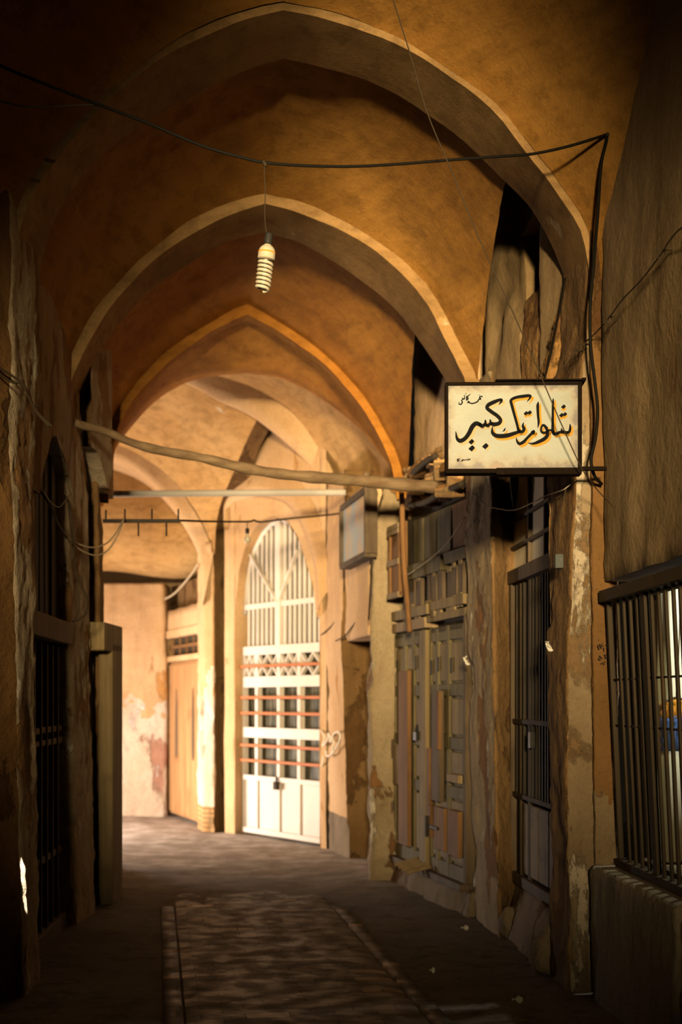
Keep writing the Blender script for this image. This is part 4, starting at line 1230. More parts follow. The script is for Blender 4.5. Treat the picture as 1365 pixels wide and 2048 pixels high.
# white scribble on the sunlit pier (its plane runs back to the gate)
FP4 = Fr((-.215, 15.08), (.0, 13.9))
mb = MB()
for L in ([(644, 1462), (650, 1475), (646, 1492), (655, 1480), (658, 1466), (662, 1484), (668, 1468), (678, 1464), (681, 1474), (676, 1490), (664, 1508), (655, 1512), (652, 1500)], [(660, 1470), (668, 1485), (664, 1505)], [(648, 1512), (646, 1526), (644, 1532)]):
    P = cr([FP4.w(*(lambda q: (q[0], -.03, q[1]))(FP4.px(x, y, -.03))) for x, y in L], 8 * len(L))
    mb.tube([p - FP4.o for p in P], .011, 6)
o = mb.obj('scribble', M['chalk']); o.location = FP4.o
tag(o, 'white painted scribble on the sunlit pier beside the white gate', 'graffiti')

# ------------------------------------------------------------------ narrow barred door with transom window
FD1 = Fr((1.165, 9.72), (1.30, 7.9))
d1 = lambda x, y, o=0.0: FD1.px(x, y, o)
root = FD1.thing('door_1', 'narrow dark door behind upright iron bars, below the cream transom panes', 'door', kind='structure')
zt = 2.36
mb = MB(); mb.box(0, 2.0, .07, .11, .36, zt); mb.obj('door_leaf', M['wood_black'], root)
ua, ub_ = d1(1030, 1400)[0], d1(1098, 1500)[0]
mb = MB(); mb.box(ua - .12, ua + .02, -.03, .06, .36, zt); mb.box(0, 2.0, -.04, .07, zt - .03, zt + .06); mb.box(0, 2, -.03, .06, .33, .40); mb.obj('door_frame', M['wood_dark'], root, bevel=.004)
uu = [d1(x, 1300)[0] for x in (1036, 1043, 1050, 1062, 1069, 1076, 1083, 1089, 1095, 1100)]
for i, u in enumerate(uu):
    wide = i in (1, 3)
    mb = MB(); mb.box(u - (.03 if wide else .013), u + (.03 if wide else .013), -.012, .012, .9 if not wide else .4, zt - .04); mb.obj('bar', M['iron'] if i in (1, 3, 5) else M['iron_dark'], root, bevel=.002)
mb = MB()
for z in (d1(1070, 1445)[1], d1(1070, 1600)[1]):
    mb.box(0, 2, -.02, .014, z - .016, z + .016)
mb.obj('cross_bar', M['iron'], root, bevel=.002)
ul = [d1(x, 1650)[0] for x in (1048, 1062, 1080, 1101, 1122)]
for a, b in zip(ul, ul[1:]):
    mb = MB(); mb.box(a + .012, b - .012, -.008, .02, .42, .88); mb.obj('lower_panel', M['worn_panel'], root, bevel=.006)
for a, b, za, zb in ((1056, 1066, 1162, 1262), (1074, 1080, 1150, 1195)):
    mb = MB(); p, q = d1(a, 1200), d1(b, 1200); mb.box(p[0], q[0], .03, .068, d1(a, zb)[1], d1(a, za)[1]); mb.obj('paper_pane', M['cream'], root)
mb = MB(); p = d1(1073, 1480); mb.box(p[0] - .03, p[0] + .03, -.045, -.012, p[1] - .05, p[1] + .05); mb.tube(cr([V((p[0] - .02, -.03, p[1] + .05)), V((p[0], -.03, p[1] + .1)), V((p[0] + .02, -.03, p[1] + .05))], 12), .006, 6); mb.obj('padlock', M['black_plastic'], root, bevel=.004)

root = FD1.thing('window_2', 'cream transom window of six flat panes over the narrow barred door', 'window', kind='structure')
zA, zB = d1(1023, 1152)[1], d1(1022, 955)[1]
uL, uR = d1(1020, 1050)[0], 1.9
zs = [zA, d1(1019, 1102)[1], d1(1022, 1048)[1], zB]
us_ = [uL, d1(1060, 1060)[0], d1(1092, 1060)[0], uR]
for i in range(3):
    for k in range(3):
        mb = MB(); mb.box(us_[i] + .01, us_[i + 1] - .01, .012, .024, zs[k] + .008, zs[k + 1] - .008); mb.obj('pane', M['cream'], root)
mb = MB()
for u in us_:
    mb.box(u - .013, u + .013, -.012, .03, zA, zB)
for z in zs[1:]:
    mb.box(uL, uR, -.014, .03, z - .012, z + .012)
mb.obj('glazing_bars', M['wood_dark'], root, bevel=.003)
mb = MB(); mb.box(uL - .02, uR, -.03, .06, zA - .05, zA + .004); mb.obj('lower_rail', M['wood_grey'], root, bevel=.004)
mb = MB(); mb.box(uL - .05, uR, .04, .1, 2.3, 3.3); mb.obj('backing_board', M['wood_black'], root)
mb = MB(); p = d1(1054, 965); mb.lathe([(.0, -.20), (.016, -.12), (.024, -.06), (.03, .0), (.03, .08), (.012, .1)], V((0, 0, 0)), (0, 0, 1), 10)
o = tag(mb.obj('lamp_holder', M['black_plastic']), 'small dark bulb holder hanging in front of the cream transom panes', 'lamp holder'); o.location = FD1.w(p[0], -.08, p[1])

# ------------------------------------------------------------------ grey green double door
d2 = lambda x, y, o=0.0: FD2.px(x, y, o)
root = FD2.thing('door_2', 'weathered grey green panelled double door patched with brown boards and a padlock', 'door', kind='structure')
zbot, ztop = .21, d2(860, 1258)[1]
uL, uM0, uM1, uR = d2(794, 1400)[0], d2(852, 1450)[0], d2(866, 1450)[0], d2(931, 1450)[0]
cols = {0: [(794, 803, 813, 820), (0, 0, 0, 0)]}
for name_, ua, ub_, cx_ in (('left', uL, uM0, [(800, 812), (819, 829), (836, 849)]), ('right', uM1, uR + .06, [(867, 877), (884, 897), (908, 925)])):
    lf = bpy.data.objects.new('door_leaf', None); COL.objects.link(lf); lf.parent = root
    mb = MB(); mb.box(ua, ub_, 0, .05, zbot, ztop); slab = mb.obj('slab', M['wood_green'], lf)
    zr = [(1292, 1372), (1390, 1468), (1492, 1560), (1580, 1660)]
    mb = MB()
    edges = [ua] + [0.5 * (d2(cx_[i][1], 1420)[0] + d2(cx_[i + 1][0], 1420)[0]) for i in range(2)] + [ub_]
    hs = .035
    for i, e in enumerate(edges):
        mb.box(e - (0 if i == 0 else hs), e + (0 if i == 3 else hs), -.028, 0, zbot, ztop - .012 * (i % 2))
    zedges = [zbot] + [0.5 * (d2(845, zr[i][1])[1] + d2(845, zr[i + 1][0])[1]) for i in range(3)][::-1] + [ztop]
    for i, z in enumerate(zedges):
        hz = .045
        mb.box(ua + .01, ub_ - .01, -.024, 0, z - (0 if i == 0 else hz), z + (.12 if i == 0 else (0 if i == 4 else hz)))
    mb.box(ua, ub_, -.024, 0, ztop - .11, ztop)
    mb.obj('stiles_and_rails', M['wood_green'], lf, bevel=.004)
    for i in range(3):
        for k in range(4):
            a, b = edges[i] + hs + .02, edges[i + 1] - hs - .02
            za_, zb_ = zedges[k] + (.14 if k == 0 else .065), zedges[k + 1] - (.13 if k == 3 else .065)
            mb = MB(); mb.box(a, b, -.017, 0, za_, zb_); mb.obj('raised_panel', M['wood_grey'], lf, bevel=.008)
mb = MB(); mb.box(uM0 + .02, uM1, -.06, .02, zbot, ztop - .01); mb.obj('meeting_post', M['wood_grey'], root, bevel=.005)


def board(fr, px0, px1, py0, py1, y0, y1, mat, name, parent, lab=None, sk=0.0, bev=.004):
    """a board given by the pixels of its edges"""
    pxm_ = (py0 + py1) / 2
    (a, _), (b, _) = fr.px(px0, pxm_), fr.px(px1, pxm_)
    pc = (px0 + px1) / 2
    za_, zb_ = fr.px(pc, py1)[1], fr.px(pc, py0)[1]
    mb = MB(); mb.box(a, b, y0, y1, za_, zb_, j=.004)
    o = mb.obj(name, M[mat], parent, bevel=bev)
    if lab:
        o['label'] = lab
    return o


board(FD2, 815, 832, 1342, 1690, -.075, -.04, 'wood_red', 'batten', root, 'long red brown batten on the left leaf')
board(FD2, 881, 896, 1382, 1602, -.07, -.03, 'wood_dark', 'batten', root, 'dark batten on the right leaf')
board(FD2, 894, 899, 1384, 1500, -.085, -.06, 'wood_red', 'batten', root, 'thin orange strip on the right leaf')
board(FD2, 868, 874, 1496, 1610, -.06, -.03, 'wood_red', 'batten', root, 'short red strip beside the meeting post')
board(FD2, 797, 812, 1489, 1568, -.05, -.02, 'wood_pale', 'patch_board', root, 'tan board patched on the left leaf')
board(FD2, 908, 932, 1549, 1565, -.06, -.02, 'wood_pale', 'patch_board', root, 'small tan board on the right leaf')
for a, b, t, bo in ((857, 874, 1609, 1672), (881, 903, 1615, 1700), (910, 932, 1620, 1712)):
    board(FD2, a, b, t, bo, -.055, -.02, 'wood_red', 'patch_board', root, 'brown board patched low on the right leaf')
mb = MB(); p = d2(838, 1472, -.05); mb.box(p[0] - .045, p[0] + .045, -.085, -.05, p[1] - .035, p[1] + .035); mb.tube(cr([V((p[0] - .03, -.065, p[1] + .03)), V((p[0], -.065, p[1] + .09)), V((p[0] + .03, -.065, p[1] + .03))], 12), .008, 6); mb.obj('padlock', M['black_plastic'], root, bevel=.006)
mb = MB(); p = d2(858, 1652, -.06); mb.box(p[0] - .01, p[0] + .01, -.09, -.06, p[1] - .08, p[1] + .08); mb.box(p[0], p[0] + .25, -.07, -.055, p[1] - .012, p[1] + .012); mb.obj('hasp', M['iron_dark'], root, bevel=.002)
for x, y in ((795, 1333), (832, 1325), (863, 1335), (877, 1328), (903, 1330)):
    mb = MB(); p = d2(x, y, -.03); mb.box(p[0] - .018, p[0] + .018, -.034, -.026, p[1] - .055, p[1] + .055); mb.obj('iron_strap', M['iron_dark'], root, bevel=.002)
mb = MB(); mb.box(uL - .09, uL, -.05, .08, .2, ztop + .05); mb.box(uR + .05, uR + .10, -.03, .08, .2, ztop + .05); mb.box(uL - .09, uR + .12, -.08, .08, .17, .225); mb.obj('door_frame', M['wood_dark'], root, bevel=.006)

# transom of boards above: each board is part of one boarded infill
root = FD2.thing('boarded_transom', 'patchwork of old planks closing the opening above the grey green door', 'boarded transom')
uA, uB = uL - .08, uR + .1


def hb(za_, zb_, y0, y1, mat, name, a=uA, b=uB, lab=None):
    mb = MB(); mb.box(a, b, y0, y1, za_, zb_, j=.006); o = mb.obj(name, M[mat], root, bevel=.005)
    if lab:
        o['label'] = lab
    return o


zl = lambda x, y: d2(x, y)[1]
hb(ztop + .01, zl(800, 1247), -.05, .06, 'wood_pale', 'lintel_board', uA, d2(862, 1250)[0], 'pale lintel board')
hb(zl(900, 1238), zl(900, 1222), -.03, .06, 'wood_grey', 'lintel_board', d2(858, 1250)[0], uB)
hb(zl(800, 1242), zl(800, 1224), -.05, .04, 'wood_grey', 'lintel_beam', uA, d2(866, 1230)[0])
hb(zl(905, 1216), zl(905, 1196), -.05, .04, 'wood_grey', 'lintel_beam', d2(872, 1220)[0], uB)
zp0, zp1 = zl(860, 1228), zl(860, 1148)
k = 0
xs = [812, 824, 836, 848, 858, 869, 880, 891, 899, 911, 921, 932]
for a, b in zip(xs, xs[1:]):
    y_ = .02 if a in (848, 891) else -.02 - .008 * (k % 2)
    (ua, _), (ub_, _) = d2(a, 1180), d2(b, 1180)
    dzz = .02 * math.sin(k * 2.1)
    mb = MB(); mb.box(ua + .008, ub_ - .008, y_, y_ + .03, zp0 + .02 + dzz, zp1 + dzz, j=.004)
    o = mb.obj('plank', M['wood_dark' if a not in (848, 891) else 'wood_black'], root, bevel=.004)
    if a not in (848, 891):
        mb = MB(); mb.box(ua + .03, ub_ - .03, y_ - .008, y_ + .01, zp1 + dzz - .02, zp1 + dzz + .025, j=.004); mb.obj('plank_end', M['wood_grey'], root, bevel=.006)
        mb = MB(); mb.box(ua + .015, ub_ - .015, y_ - .012, y_ + .01, zp0 + dzz - .02, zp0 + dzz + .09, j=.004); mb.obj('plank_foot', M['wood_grey'], root, bevel=.005)
    k += 1
hb(zl(858, 1150), zl(858, 1122), -.045, .02, 'wood_green', 'cross_board', d2(812, 1150)[0], d2(893, 1120)[0])
hb(zl(915, 1122), zl(915, 1100), -.03, .03, 'wood_green', 'cross_board', d2(893, 1120)[0], uB)
for i, (a, b) in enumerate(((828, 846), (846, 858), (858, 872), (872, 886), (886, 902), (902, 934))):
    (ua, _), (ub_, _) = d2(a, 1080), d2(b, 1080)
    mb = MB(); mb.box(ua + .004, ub_ - .004, .0 + .012 * (i % 2), .03 + .012 * (i % 2), zl(a, 1130) if a < 890 else zl(a, 1100), zl(900, 1010), j=.004); mb.obj('plank', M['wood_green'] if i < 5 else M['wood_red'], root, bevel=.004)
mb = MB(); mb.box(uA, uB, .07, .1, ztop, 3.2); mb.obj('backing_board', M['wood_black'], root)
# ladder-like shutter frame, upright board and pole leaning in front of the transom
root = FD2.thing('shutter_frame', 'narrow old wooden shutter frame with cross pieces standing beside the pole at the transom', 'shutter')
a0, a1, zq0, zq1 = d2(783, 1120, -.1)[0], d2(805, 1120, -.1)[0], d2(790, 1196, -.1)[1], d2(790, 1056, -.1)[1]
for u in (a0, a1 - .05):
    mb = MB(); mb.box(u, u + .05, -.13, -.09, zq0, zq1); mb.obj('stile', M['wood_red'], root, bevel=.004)
for y in (1058, 1066, 1127, 1192):
    z = d2(790, y, -.1)[1]
    mb = MB(); mb.box(a0, a1, -.14, -.10, z - .025, z + .025); mb.obj('cross_piece', M['wood_pale'], root, bevel=.004)
mb = MB(); mb.box(a0 + .04, a1 - .04, -.11, -.09, zq0, zq1); mb.obj('panel', M['wood_red'], root)
pp = [FD2.w(*(lambda q: (q[0], -.16, q[1]))(d2(x, y, -.16))) for x, y in ((804, 985), (806, 1060), (809, 1130), (814, 1190), (820, 1264))]
mb = MB(); mb.tube([p - pp[0] for p in cr(pp, 24)], .022, 8)
tag(mb.obj('wooden_pole', M['wood_red'], origin=(0, 0, 0)), 'thin upright pole leaning in front of the boarded transom', 'pole').location = pp[0]
o = board(FD2, 809, 830, 1047, 1138, -.10, -.06, 'wood_red', 'loose_board', None)
o.location, o.rotation_euler = FD2.o, (0, 0, FD2.rz)
tag(o, 'upright pinkish brown board fixed right of the pole above the green door', 'board')
# loose bricks and timbers in the broken hole above
random.seed(11)
for i, (x, y) in enumerate([(842, 985), (858, 1003), (872, 960), (890, 985), (905, 960), (915, 985), (845, 940), (868, 925), (892, 940), (912, 930), (824, 960), (835, 1003)]):
    p = d2(x, y, 0)
    mb = MB(); mb.box(-.10, .10, -.08, .08, -.035, .035, j=.014)
    o = mb.obj('loose_brick', M['brick'] if i % 3 else M['jamb'], bevel=.01)
    o.location = FD2.w(p[0], -.01 + random.uniform(-.03, .05), p[1]); o.rotation_euler = (random.uniform(-.2, .2), random.uniform(-.4, .3), FD2.rz + random.uniform(-.5, .5))
    tag(o, 'broken mud brick in the collapsed wall over the boarded transom', 'brick', 'broken bricks over the boarded transom')
for pts, lab in (([(815, 1010), (850, 1005), (885, 985), (925, 968)], 'dark timber lying under the broken bricks over the transom'), ([(822, 950), (850, 925), (872, 912)], 'dark stick slanting out of the broken bricks over the transom')):
    P = [FD2.w(*(lambda q: (q[0], -.07, q[1]))(d2(x, y, -.07))) for x, y in pts]
    tubeobj('timber', P, .025, M['wood_black'], lab, 'timber', n=20)
# fallen sticks on the plinth
for i, (x, y) in enumerate(((818, 1722), (826, 1727), (833, 1732), (842, 1738))):
    p = at(x, y, 11.55 - i * .13)
    mb = MB(); mb.bar((-.09, .05, -.03), (.09, -.07, .035), .035, .03)
    tag(mb.obj('stick', M['wood_pale'], bevel=.003), 'short stick leaning on the plinth under the green door', 'stick', 'sticks on the plinth under the green door').location = p + V((-.02, -.06, .0))

# ------------------------------------------------------------------ poles across the lane, framed board
lp = [at(150, 845, 9.85), at(165, 851, 9.9), at(215, 864, 9.95), at(260, 884, 10.0), at(320, 901, 10.1), at(400, 915, 10.2), at(470, 932, 10.3), at(540, 945, 10.4), at(620, 954, 10.5), at(690, 959, 10.6), at(760, 965, 10.7), at(820, 970, 10.78), at(872, 974, 10.85)]
P = cr(lp, 80)
R = [(.026 + .026 * i / 79) * (1 + .07 * math.sin(i * .9) + .05 * math.sin(i * .37 + 1)) for i in range(80)]
mb = MB(); mb.tube([p - P[0] for p in P], R, 12)
k_ = 66
mb.lathe([(.0, .0), (.03, .005), (.022, .03), (0, .04)], P[63] - P[0] + V((0, -.01, R[63] * .8)), (0, -.3, 1), 10)
tag(mb.obj('log_pole', M['pole']), 'crooked wooden pole spanning the lane from the left pier to the broken brickwork', 'pole').location = P[0]
P = cr([at(185, 988, 13.5), at(200, 988, 13.5), at(330, 987, 13.5), at(470, 986, 13.5), at(600, 985, 13.5), at(692, 985, 13.5)], 50)
mb = MB(); mb.tube([p - P[0] for p in P], .031, 12)
tag(mb.obj('pale_pole', M['pipe']), 'straight pale pole spanning the lane behind the crooked wooden pole', 'pole').location = P[0]
FB = Fr((X(684, 13.72), 13.72), (X(737, 12.42), 12.42))
root = FB.thing('framed_board', 'framed bluish board fixed high on the cream wall above the dark niche', 'notice board')
n = Nt('faded_blue_board')
c = n.mix(n.ramp(n.noise(2.2, 6, n.map((1, 1, .6))), .42, .58), (.55, .40, .26), (.30, .42, .50))
c = n.mix(n.ramp(n.noise(3.2, 6, n.map(loc=(5, 1, 2))), .62, .68), c, (.70, .36, .10))
M['blue_board'] = n.done(c, .3, None, 0, .5)
(ba, bza), (bb, bzb) = FB.px(686, 1133, -.08), FB.px(736, 980, -.08)
mb = MB(); mb.box(ba, bb, -.08, -.05, bza, bzb); mb.obj('board', M['blue_board'], root)
mb = MB()
for q in ((ba - .03, ba + .02, bza, bzb), (bb - .02, bb + .03, bza, bzb), (ba, bb, bza - .03, bza + .02), (ba, bb, bzb - .02, bzb + .03)):
    mb.box(q[0], q[1], -.11, -.0, q[2], q[3])
mb.obj('frame', M['wood_dark'], root, bevel=.005)

# ------------------------------------------------------------------ wires on the left and far side
LW = [('dark double wire slung low over the eroded left pier', [(-20, 722), (0, 736), (25, 752), (46, 768), (60, 800), (78, 828), (104, 853)], 7.15, .006),
      ('second strand of wire just below, slung over the eroded left pier', [(-20, 730), (0, 748), (22, 764), (44, 768), (56, 792), (74, 826), (98, 853)], 7.12, .005),
      ('thick cable sagging from the left edge down past the first dark left door', [(-20, 842), (0, 858), (25, 884), (46, 908), (60, 942), (74, 972), (100, 1010), (118, 1050), (134, 1076)], 7.2, .008),
      ('thin cable looping down the second left pier into a hook of slack', [(128, 990), (140, 1010), (146, 1060), (150, 1130), (160, 1165), (174, 1198), (172, 1226), (155, 1240), (144, 1243)], 9.45, .007),
      ('cable end dangling beside the slack loop on the second left pier', [(136, 1000), (142, 1060), (152, 1140), (157, 1190), (158, 1222), (150, 1238)], 9.45, .005),
      ('upper pale wire sagging from the second left pier up to the aerial', [(134, 1075), (150, 1085), (175, 1094), (195, 1094), (215, 1085), (232, 1066), (242, 1048), (249, 1036)], 9.4, .006),
      ('lower pale wire sagging from the second left pier up to the aerial', [(134, 1078), (155, 1096), (178, 1108), (198, 1110), (218, 1098), (235, 1072), (244, 1050), (249, 1038)], 9.4, .006),
      ('small loop of thin wire hanging in front of the first dark left door', [(88, 982), (100, 1002), (116, 1014), (126, 1008), (136, 992)], 8.2, .003)]
for i, (lab, pts, Y, r) in enumerate(LW):
    tubeobj('wire', [at(x, y, Y + (1.6 * k / (len(pts) - 1) if i in (5, 6) else (1.9 * k / (len(pts) - 1) if i == 2 else 0))) for k, (x, y) in enumerate(pts)], r, M['wire' if i not in (5, 6) else 'wire_pale'], lab, 'wire')
root = thing('aerial', 'dark aerial bar with short rods sticking up and down, jutting from the left wall', 'aerial', at(206, 1042, 11.1))
A0 = at(206, 1042, 11.1)
mb = MB(); mb.bar((0, 0, 0), at(360, 1042, 11.1) - A0, .028, .028); mb.obj('boom', M['iron_dark'], root)
for x, y in ((212, 1020), (250, 1018), (304, 1018), (357, 1018), (277, 1072), (333, 1072)):
    mb = MB(); mb.tube([at(x, 1042, 11.1) - A0, at(x, y, 11.1) - A0], .007, 7); mb.obj('rod', M['iron_dark'], root)
tubeobj('wire', [at(360, 1041, 11.1), at(430, 1043, 12), at(500, 1043, 13), at(510, 1039, 13.1), at(520, 1044, 13.2), at(580, 1037, 13.5), at(680, 1027, 13.4), at(740, 1013, 12.5)], .009, M['wire'], 'dark wire crossing before the white arched gate from aerial to framed board', 'wire')
root = thing('far_bulb', 'small dim bulb hanging from the far wire left of the white arched gate', 'lamp', at(495, 1044, 13.05))
B0_ = at(495, 1044, 13.05)
mb = MB(); mb.tube([(0, 0, 0), at(495, 1056, 13.05) - B0_], .004, 6); mb.obj('flex', M['wire'], root)
mb = MB(); mb.lathe([(.0, .0), (.018, -.005), (.018, -.05), (.0, -.052)], at(495, 1056, 13.05) - B0_, (0, 0, 1), 12); mb.obj('socket', M['black_plastic'], root)
mb = MB(); mb.lathe([(.012, .0), (.016, -.02), (.03, -.05), (.028, -.075), (.0, -.09)], at(495, 1067, 13.05) - B0_, (0, 0, 1), 14); mb.obj('bulb', M['lamp_white'], root)
tubeobj('wire', [at(641, 1272, 14.9), at(665, 1250, 14.4), at(690, 1212, 14.0), at(706, 1160, 13.7), at(722, 1100, 13.3)], .007, M['wire'], 'wire curving from the gate up the cream panel under the framed board', 'wire')
tubeobj('wire', [at(672, 1282, 13.8), at(690, 1272, 13.6), at(706, 1252, 13.3), at(716, 1240, 13.1)], .007, M['wire'], 'short wire sagging across the top of the dark niche', 'wire')
tubeobj('wire', [at(755, 985, 12.1), at(750, 1040, 12.1), at(745, 1100, 12.12), at(742, 1170, 12.12), at(738, 1240, 12.12)], .008, M['wire'], 'dark wire running straight down the pale pier right of the framed board', 'wire')
tubeobj('wire', [at(396, 1128, 16.9), at(385, 1146, 17.2), at(362, 1174, 17.8), at(345, 1190, 18.2), at(330, 1198, 18.5)], .012, M['wire_pale'], 'pale wire slanting across the dark recess above the brown door', 'wire')

# ------------------------------------------------------------------ white arched gate
g_ = lambda x, y: FG.px(x, y)
root = FG.thing('arched_gate', 'white iron gate with barred arch above, patterned panes and solid lower panels', 'gate')
gz = lambda y: g_(558, y)[1]
uc = g_(562, 1450)[0]
us4 = [gu0 + .01, g_(518, 1450)[0], uc, g_(603, 1450)[0], gu1]
mb = MB()
gl = [us4[0] + (us4[-1] - us4[0]) * i / 30 for i in range(31)]
mb.grid([[V((u, .05, .05)) for u in gl], [V((u, .05, 1.5)) for u in gl], [V((u, .05, gprof(u) + .06)) for u in gl]])
mb.obj('glass_panel', M['gate_glass'], root)
zP = gz(1558)
for i in range(4):
    mb = MB(); mb.box(us4[i] + .03, us4[i + 1] - .03, -.012, .02, .09, zP - .03); mb.obj('lower_panel', M['white'], root, bevel=.004)
mb = MB()
for i, u in enumerate(us4):
    mb.box(u - .03, u + .03, -.035, .03, .03, gz(1302) if i not in (2,) else gz(1302))
mb.obj('stiles', M['white'], root, bevel=.004)
for za_, zb_, nm in ((.03, .09, 'bottom_rail'), (zP - .035, zP + .02, 'panel_rail'), (gz(1477), gz(1456), 'lock_rail'), (gz(1374), gz(1352), 'upper_rail'), (gz(1308), gz(1290), 'springing_rail')):
    mb = MB(); mb.box(us4[0], us4[-1], -.042, .03, za_, zb_); mb.obj(nm, M['white'], root, bevel=.004)
zmid = gz(1208)
mb = MB(); mb.box(us4[0], us4[-1], -.03, .02, zmid - .03, zmid + .03); mb.obj('arch_rail', M['white'], root, bevel=.004)
mb = MB(); mb.box(uc - .05, uc + .05, -.045, .03, gz(1300), gprof(uc) - .01); mb.obj('arch_post', M['white'], root, bevel=.004)
nb_ = 18
for i in range(1, nb_):
    u = us4[0] + (us4[-1] - us4[0]) * i / nb_
    if abs(u - uc) < .06:
        continue
    mb = MB(); mb.box(u - .014, u + .014, -.014, .014, gz(1300), gprof(u) - .01); mb.obj('arch_bar', M['white'], root, bevel=.003)
for x in (500, 601):
    p = g_(x, 1098 if x == 500 else 1100)
    mb = MB(); mb.bar((uc, -.03, zmid), (p[0], -.03, p[1]), .05, .02); mb.obj('brace', M['white'], root, bevel=.003)
mb = MB()
arc = [V((u, 0, gprof(u) - .025)) for u in gl]
mb.tube(arc, .03, 8); mb.obj('arch_frame', M['white'], root)
za_, zb_ = gz(1352), gz(1308)                                 # band of crossed bars
zc = (za_ + zb_) / 2
for i in range(4):
    a, b = us4[i] + .03, us4[i + 1] - .03
    mb = MB()
    m_ = (a + b) / 2
    for t in ((a, za_, m_, zb_), (m_, zb_, b, za_), (a, zb_, m_, za_), (m_, za_, b, zb_)):
        mb.bar((t[0], -.012, t[1]), (t[2], -.012, t[3]), .045, .016)
    mb.obj('lattice', M['white'], root)
for y in (1331, 1395, 1427, 1493, 1524):
    mb = MB(); z = gz(y); mb.box(us4[0] - .02, us4[-1] + .02, -.075, -.045, z - .016, z + .016); mb.obj('red_bar', M['rust_bar'], root, bevel=.003)
mb = MB(); p = g_(563, 1570); mb.box(p[0] - .03, p[0] + .03, -.09, -.04, p[1] - .05, p[1] + .04); mb.tube(cr([V((p[0] - .02, -.06, p[1] + .04)), V((p[0], -.06, p[1] + .1)), V((p[0] + .02, -.06, p[1] + .04))], 10), .008, 6); mb.obj('padlock', M['iron_dark'], root, bevel=.004)

# ------------------------------------------------------------------ brown door in the alcove
d4 = lambda x, y: FD4.px(x, y)
root = FD4.thing('door_4', 'tall brown double door in the bright alcove, under a dark barred fanlight', 'door', kind='structure')
za_ = d4(370, 1318)[1]
zf = d4(370, 1272)[1]
ua, ub_ = .06, FD4.L - .02
for i in range(2):
    a = ua + .08 + i * (ub_ - ua - .08) / 2
    b = a + (ub_ - ua - .08) / 2 - .015
    lf = bpy.data.objects.new('door_leaf', None); COL.objects.link(lf); lf.parent = root
    mb = MB(); mb.box(a, b, 0, .05, .05, za_ - .03); mb.obj('slab', M['door_tan'], lf, bevel=.005)
    m_ = (a + b) / 2
    for k in range(3):
        c0, c1 = a + (b - a) * k / 3, a + (b - a) * (k + 1) / 3
        mb = MB(); mb.box(c0 + .012, c1 - .012, -.02, .0, .08, za_ - .06); mb.obj('plank', M['door_tan'], lf, bevel=.008)
    mb = MB()
    pr = [(0, .035), (.08, .06), (.2, .07), (.5, .06), (.75, .03), (.9, .008)]
    vs = [(m_ + w_ * s_, y_, .8 + z_) for y_ in (-.028, -.018) for s_ in (-1, 1) for z_, w_ in pr]
    k6 = len(pr)
    fs = [(q, q + 1, k6 + q + 1, k6 + q) for q in range(k6 - 1)] + [(q, 2 * k6 + q, 2 * k6 + q + 1, q + 1) for q in range(k6 - 1)] + [(k6 + q, k6 + q + 1, 3 * k6 + q + 1, 3 * k6 + q) for q in range(k6 - 1)]
    mb.add(vs, fs); mb.obj('pointed_slot', M['wood_dark'], lf)
mb = MB(); mb.box(ua, ua + .07, .0, .07, .0, za_); mb.obj('dark_gap', M['wood_black'], root)
mb = MB(); mb.box(-.06, ua, -.06, .08, 0, zf + .05); mb.box(ub_, ub_ + .08, -.06, .08, 0, zf + .05); mb.box(-.06, ub_ + .08, -.06, .08, zf, zf + .10); mb.box(-.06, ub_ + .08, -.05, .08, za_ - .02, za_ + .05); mb.obj('door_frame', M['far'], root, bevel=.006)
mb = MB(); mb.box(ua, ub_, .05, .08, za_ + .05, zf); mb.obj('fanlight', M['wood_black'], root)
zz_ = (za_ + .05 + zf) / 2
mb = MB(); mb.box(ua, ub_, .0, .03, zz_ - .02, zz_ + .02)
for k in range(5):
    u = ua + (ub_ - ua) * (k + .5) / 5
    mb.box(u - .01, u + .01, .005, .025, za_ + .05, zf)
mb.obj('fanlight_bars', M['wood_red'], root)

# ------------------------------------------------------------------ left doors
def leftdoor(fr, name, label, u0_, u1_, zl_, ztop_, seed):
    random.seed(seed)
    root = fr.thing(name, label, 'door', kind='structure')
    m_ = (u0_ + u1_) / 2
    for a, b in ((u0_ + .05, m_ - .01), (m_ + .01, u1_ - .05)):
        lf = bpy.data.objects.new('door_leaf', None); COL.objects.link(lf); lf.parent = root
        nn = max(2, int((b - a) / .2))
        for i in range(nn):
            c0, c1 = a + (b - a) * i / nn, a + (b - a) * (i + 1) / nn
            mb = MB(); mb.box(c0 + .006, c1 - .006, .06 + random.uniform(0, .02), .1, .12, zl_ - .02, j=.003); mb.obj('plank', M['wood_black'], lf, bevel=.004)
            mb = MB(); mb.box(c0 - .014, c0 + .014, .02, .07, .12, zl_ - .02); mb.obj('batten', M['wood_dark'], lf, bevel=.004)
        for z in (.55, 1.28, 1.36):
            mb = MB(); mb.box(a, b, .03, .07, z - .02, z + .02, j=.004); mb.obj('rail', M['wood_grey' if z > 1 else 'wood_dark'], lf, bevel=.004)
    mb = MB(); mb.box(u0_ - .05, u1_ + .05, -.03, .08, zl_, zl_ + .15, j=.01); mb.obj('lintel_beam', M['wood_grey'], root, bevel=.008)
    nn = max(3, int((u1_ - u0_) / .16))
    for i in range(nn):
        c0, c1 = u0_ + (u1_ - u0_) * i / nn, u0_ + (u1_ - u0_) * (i + 1) / nn
        mb = MB(); mb.box(c0 + .005, c1 - .005, .05 + random.uniform(0, .03), .1, zl_ + .13, ztop_, j=.004); mb.obj('transom_plank', M['wood_black'], root, bevel=.004)
    mb = MB(); mb.box(u0_, u1_, 0, .12, .0, .12); mb.obj('threshold', M['wood_dark'], root, bevel=.006)
    return root


